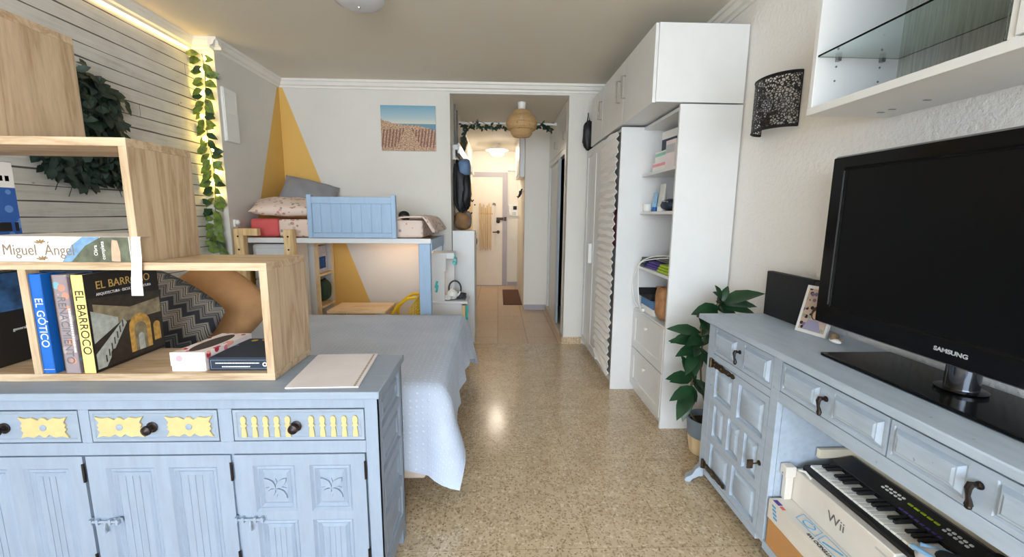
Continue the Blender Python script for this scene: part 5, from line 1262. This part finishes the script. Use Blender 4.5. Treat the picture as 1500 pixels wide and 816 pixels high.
# black slab, photo frame and shell beside it
t = thing('black_album', 'thin charcoal black album standing upright behind the white photo frame', 'album', (1.28, 1.75, .846))
B().box(1.262, 1.292, 1.60, 1.895, .8465, 1.052).build('cover', 'blackmat', t, bevel=.003); B().box(1.266, 1.288, 1.598, 1.60, .852, 1.047).build('page_block', 'darkgrey', t)
t = thing('photo_frame', 'small white photo frame leaning beside the television corner', 'photo frame', (0, 0, 0)); ORG[t.name] = Vector((0, 0, 0))
fb = B().slab(FX(0), -.062, .062, .0, .19, .012, [(-.052, .052, .012, .178)], rings=((0, 0), (.001, -.003)), pm=0); fb.build('moulding', 'whitewarm', t, bevel=.001)
B().box(-.0003, .0028, -.051, .051, .013, .177).build('print', 'photo', t)
pb = B()
pb.prism([(.02 * math.cos(a * PI / 8) - .004, .085 + .028 * math.sin(a * PI / 8)) for a in range(16)], FX(-.0002), 0, .0006, 0)
pb.prism([(.014 * math.cos(a * PI / 8) - .006, .078 + .018 * math.sin(a * PI / 8)) for a in range(16)], FX(-.0008), 0, .0005, 1)
pb.prism([(-.04, .014), (.035, .014), (.02, .055), (-.02, .055)], FX(-.0002), 0, .0005, 2)
pb.prism([(.012 * math.cos(a * PI / 6) - .01, .158 + .010 * math.sin(a * PI / 6)) for a in range(12)], FX(-.0002), 0, .0005, 0)
pb.build('portrait', [flat('print_dark_hair', C(52, 40, 36), .5), flat('print_face', C(206, 168, 146), .5), flat('print_clothes', C(150, 146, 170), .5)], t)
B().prism([(.012, .02), (.075, .003), (.075, 0), (.012, .012)], lambda u, v, w: Vector((u, w, v)), -.012, .012).build('stand', 'cardboard', t)
t.location = (1.222, 1.545, .8475); t.rotation_euler = Euler((0, math.radians(14), math.radians(14)))
t = thing('sea_shell', 'small brown and white shell lying under the television corner', 'shell', (1.235, 1.45, .846))
b = B(); 
for k in range(14): 
    a = k * .55; b.sphere((1.235 + .012 * math.cos(a) * (1 - k / 16), 1.452 - k * .0035, .862 + .008 * math.sin(a) * (1 - k / 16)), .015 * (1 - k / 20), 10, 6)
b.build('whorl', flat('shell_brown', C(130, 106, 82), .4, 0, .3, 60), t); B().sphere((1.228, 1.425, .856), (.012, .026, .009), 12, 6).build('lip', 'paper', t)

# ================================================================== THINGS IN THE OPEN BAY
t = thing('cardboard_box', 'plain brown cardboard box at the bottom of the cabinet bay', 'box', (1.15, 1.1, .1))
B().box(1.0, 1.31, .80, 1.355, .101, .205).build('carton', 'cardboard', t, bevel=.002); B().box(.9994, 1.3, 1.07, 1.09, .102, .2055).build('tape', flat('brown_tape', C(176, 124, 72), .35), t)
t = thing('game_board_box', 'long white box with blue outlines on the brown cardboard box', 'box', (1.15, 1.1, .206))
B().box(.998, 1.325, .795, 1.358, .206, .281).build('carton', 'wii', t, bevel=.002)
lg = B()
for k in range(4):
    y = 1.255 - k * .098; x0, x1 = 1.026, 1.064; sk = .016
    q = [(x0, y), (x1, y + sk), (x1, y + sk - .085), (x0, y - .085)]
    for i in range(4):
        a, c = Vector((*q[i], .2816)), Vector((*q[(i + 1) % 4], .2816)); lg.tube([a, c], .0012, 4)
    if k == 0: lg.tube([(1.045 + .013 * math.cos(a * .5), y - .035 + .022 * math.sin(a * .5), .2816) for a in range(13)], .0022, 4)
    elif k == 1: lg.prism([(1.030, y - .01), (1.037, y - .008), (1.058, y - .062), (1.052, y - .066)], FZ(.2812), 0, .0006)
    elif k == 2:
        lg.lathe([(0, .2812), (.009, .2812), (.009, .2818), (0, .2818)], (1.043, y - .02, 0), 14); lg.tube([(1.04, y - .035, .2816), (1.034, y - .05, .2816), (1.05, y - .07, .2816)], .0022, 4)
    else: lg.box(1.034, 1.056, y - .05, y - .045, .281, .2816)
lg.build('outline_logo', 'textblue', t)
text('NINTENDO Wii', .017, (1.0135, 1.125, .2812), (0, 1, 0), (-1, 0, 0), 'textblack', t, bold=.0003)
pb = B(); pb.box(1.004, 1.02, 1.315, 1.345, .281, .2816).build('purple_mark', 'purple', t); B().box(1.004, 1.016, 1.292, 1.31, .281, .2816).build('red_mark', 'red', t)
lb = B(); [lb.box(.9974, .998, 1.318 - .004 * k, 1.338 - .004 * k, .263 - .013 * k, .2715 - .013 * k) for k in range(4)]; lb.build('blue_mark', 'textblue', t)
t = thing('console_box', 'white console box lettered Wii standing on the long white box', 'box', (1.15, 1.15, .281))
B().box(1.075, 1.27, .965, 1.353, .2815, .402).build('carton', 'wii', t, bevel=.003)
text('Wii', .046, (1.0747, 1.155, .345), (0, -1, 0), (0, 0, 1), 'textdark', t, sx=1.0)
B().tube([(1.080, 1.335, .4055), (1.083, 1.31, .415), (1.086, 1.285, .4055)], .004, 8).build('carry_handle', 'plastic', t)
B().box(1.0744, 1.075, .985, 1.02, .372, .378).build('small_print', 'silver', t)
t = thing('cream_carton', 'cream carton standing behind the console box against the cabinet side', 'box', (1.27, 1.2, .281))
B().box(1.293, 1.322, .82, 1.365, .2825, .47).build('carton', flat('cream_card', C(226, 216, 196), .6), t, bevel=.002)
B().box(1.16, 1.322, 1.3495, 1.366, .44, .474).build('flap', flat('cream_card_flap', C(222, 212, 192), .6), t, bevel=.002)
t.location.z += 0
t = thing('white_adapter', 'small white block between the console box and the blue cabinet side', 'power adapter', (1.06, 1.36, .281))
B().box(1.035, 1.073, 1.336, 1.369, .375, .415).box(1.045, 1.073, 1.345, 1.366, .2815, .375).build('housing', 'wii', t, bevel=.003); B().lathe([(0, 0), (.003, 0), (.003, .001), (0, .001)], (1.035, 1.353, .385), 10, axis='x').build('screw', 'grey', t)

t = thing('keyboard', 'black electronic keyboard with white keys lying on the console box', 'keyboard', (1.19, 1.1, .403))
ky0, ky1 = .885, 1.342
b = B().prism([(1.098, .403), (1.29, .403), (1.29, .448), (1.272, .455), (1.20, .442), (1.194, .424), (1.108, .422), (1.098, .417)], lambda u, v, w: Vector((u, w, v)), ky0, ky1)
b.build('body', 'black', t, bevel=.002)
NK = 24; kw = (ky1 - ky0 - .03) / NK
for k in range(NK):
    y = ky1 - .015 - (k + 1) * kw; B().box(1.112, 1.195, y + .0006, y + kw - .0006, .4225, .431).build('white_key', 'plastic', t, bevel=.0012, seg=1)
for k in range(NK - 1):
    if k % 7 in (2, 6): continue
    y = ky1 - .015 - (k + 1) * kw; B().box(1.142, 1.196, y - kw * .29, y + kw * .29, .4312, .440).build('black_key', 'blackmat', t, bevel=.0015, seg=1)
b = B()
for gx, gy in ((1.228, 1.17), (1.228, .985)):
    for i in range(5):
        for j in range(2): b.box(gx + j * .012, gx + j * .012 + .006, gy - i * .014, gy - i * .014 + .007, .4448 + j * .0022 + (gx - 1.2) * .17, .4485 + j * .0022 + (gx - 1.2) * .17)
b.build('round_button', 'plastic', t); b = B()
for i in range(5): b.box(1.236, 1.242, 1.085 - i * .019, 1.098 - i * .019, .449, .4525)
b.build('lime_button', 'lime', t)
b = B(); [b.box(1.20 + i * 0, 1.206, 1.08 - i * .016, 1.09 - i * .016, .4425, .445) for i in range(8)]; b.build('violet_marking', 'purple', t)
t = thing('soft_case', 'white soft case with light blue piping in front of the keyboard keys', 'case', (1.13, .92, .403))
lump('body', flat('white_soft', C(226, 220, 222), .8), t, (1.125, .885, .437), (.05, .055, .03), 61, amp=.04)
B().tube([(1.085, .935, .455), (1.085, .90, .462), (1.095, .85, .464), (1.125, .835, .466), (1.155, .85, .464), (1.14, .90, .464), (1.105, .935, .458)], .006, 8).build('piping', flat('light_blue_piping', C(140, 190, 232), .5), t)
t = thing('headphones', 'black headphones lying behind the soft case at the near end', 'headphones', (1.16, .84, .403))
B().tube(arcpts([(1.12, .885, .47), (1.14, .83, .498), (1.19, .80, .505), (1.24, .815, .49), (1.25, .86, .46)], 5), .009, 8).build('headband', 'black', t)
for p in ((1.115, .875, .455), (1.245, .87, .45)): B().sphere(p, (.022, .03, .03), 14, 8).build('ear_cup', 'blackmat', t)
t = thing('white_charger_box', 'white rounded gadget at the near end of the console box', 'gadget', (1.09, .93, .281))
B().box(1.06, 1.28, .80, .960, .2815, .400).build('housing', 'plastic', t, bevel=.02, seg=4); B().box(1.0597, 1.06, .83, .93, .33, .34).build('slot', 'grey', t)
t = thing('beige_panel', 'beige board standing at the back of the cabinet bay', 'board', (1.32, .7, .1))
B().box(1.30, 1.323, .56, .79, .101, .63).build('board', plaster('beige_texture', C(206, 188, 160), 40, .6), t); B().box(1.295, 1.324, .79, .794, .101, .63).build('edge', 'whitewarm', t)

# members of one family share a group
GROUPS = (('book', 'book', 'books on the stepped oak bookshelf'), ('medicine_box', 'box', 'medicine boxes on the top open shelf'), ('cushion', 'cushion', 'cushions on the double bed'), ('pillow', 'pillow', 'pillows on the bunk'), ('upper_cabinet', 'wall cabinet', 'upper cabinets over the wardrobe'), ('cream_tube', 'tube', 'cream tubes on the second open shelf'))
for o in list(bpy.data.objects):
    if o.parent is None and 'category' in o:
        for nm, ct, gp_ in GROUPS:
            if o.name.split('.')[0] == nm and o['category'] == ct: o['group'] = gp_
        if o['category'] == 'folded cloth': o['group'] = 'folded cloths on the third open shelf'

# ================================================================== LIGHT
W = bpy.data.worlds.new('daylight'); SC.world = W; W.use_nodes = True
bg = W.node_tree.nodes['Background']; bg.inputs[0].default_value = (.74, .87, 1.0, 1); bg.inputs[1].default_value = 16.0
L = bpy.data.lights.new('window_portal', 'AREA'); L.shape = 'RECTANGLE'; L.size = 3.4; L.size_y = 2.42; L.cycles.is_portal = True
o = bpy.data.objects.new('window_portal', L); COL.objects.link(o); o.location = (-.4, -3.09, 1.21); o.rotation_euler = (PI / 2, 0, PI) if False else (-PI / 2, 0, 0)
o.rotation_euler = (PI / 2, 0, 0)

# ================================================================== CAMERA
yaw, pitch, roll, fpx = .0341, .1518, .0090, 610.0
cyw, syw, cp, sp, cr, sr = math.cos(yaw), math.sin(yaw), math.cos(pitch), math.sin(pitch), math.cos(roll), math.sin(roll)
fw = Vector((syw, cyw, 0)); rt = Vector((cyw, -syw, 0)); dn = Vector((0, 0, -1))
f2 = fw * cp + dn * sp; d2 = fw * -sp + dn * cp
r3 = rt * cr - d2 * sr; d3 = d2 * cr + rt * sr
cam = bpy.data.cameras.new('camera'); cam.sensor_width = 36; cam.lens = 36 * fpx / 1500; cam.clip_start = .02
co = bpy.data.objects.new('camera', cam); COL.objects.link(co)
co.matrix_world = Matrix.Translation((0, 0, 1.3)) @ Matrix((r3, -d3, -f2)).transposed().to_4x4()
SC.camera = co
SC.view_settings.view_transform = 'Standard'; SC.view_settings.look = 'None'; SC.view_settings.gamma = 1; SC.view_settings.use_curve_mapping = False
SC.view_settings.exposure = 0.1
SC.cycles.use_denoising = True; SC.cycles.max_bounces = 10; SC.cycles.diffuse_bounces = 6; SC.cycles.transparent_max_bounces = 12
SC.cycles.sample_clamp_indirect = 6; SC.cycles.caustics_reflective = False; SC.cycles.caustics_refractive = False
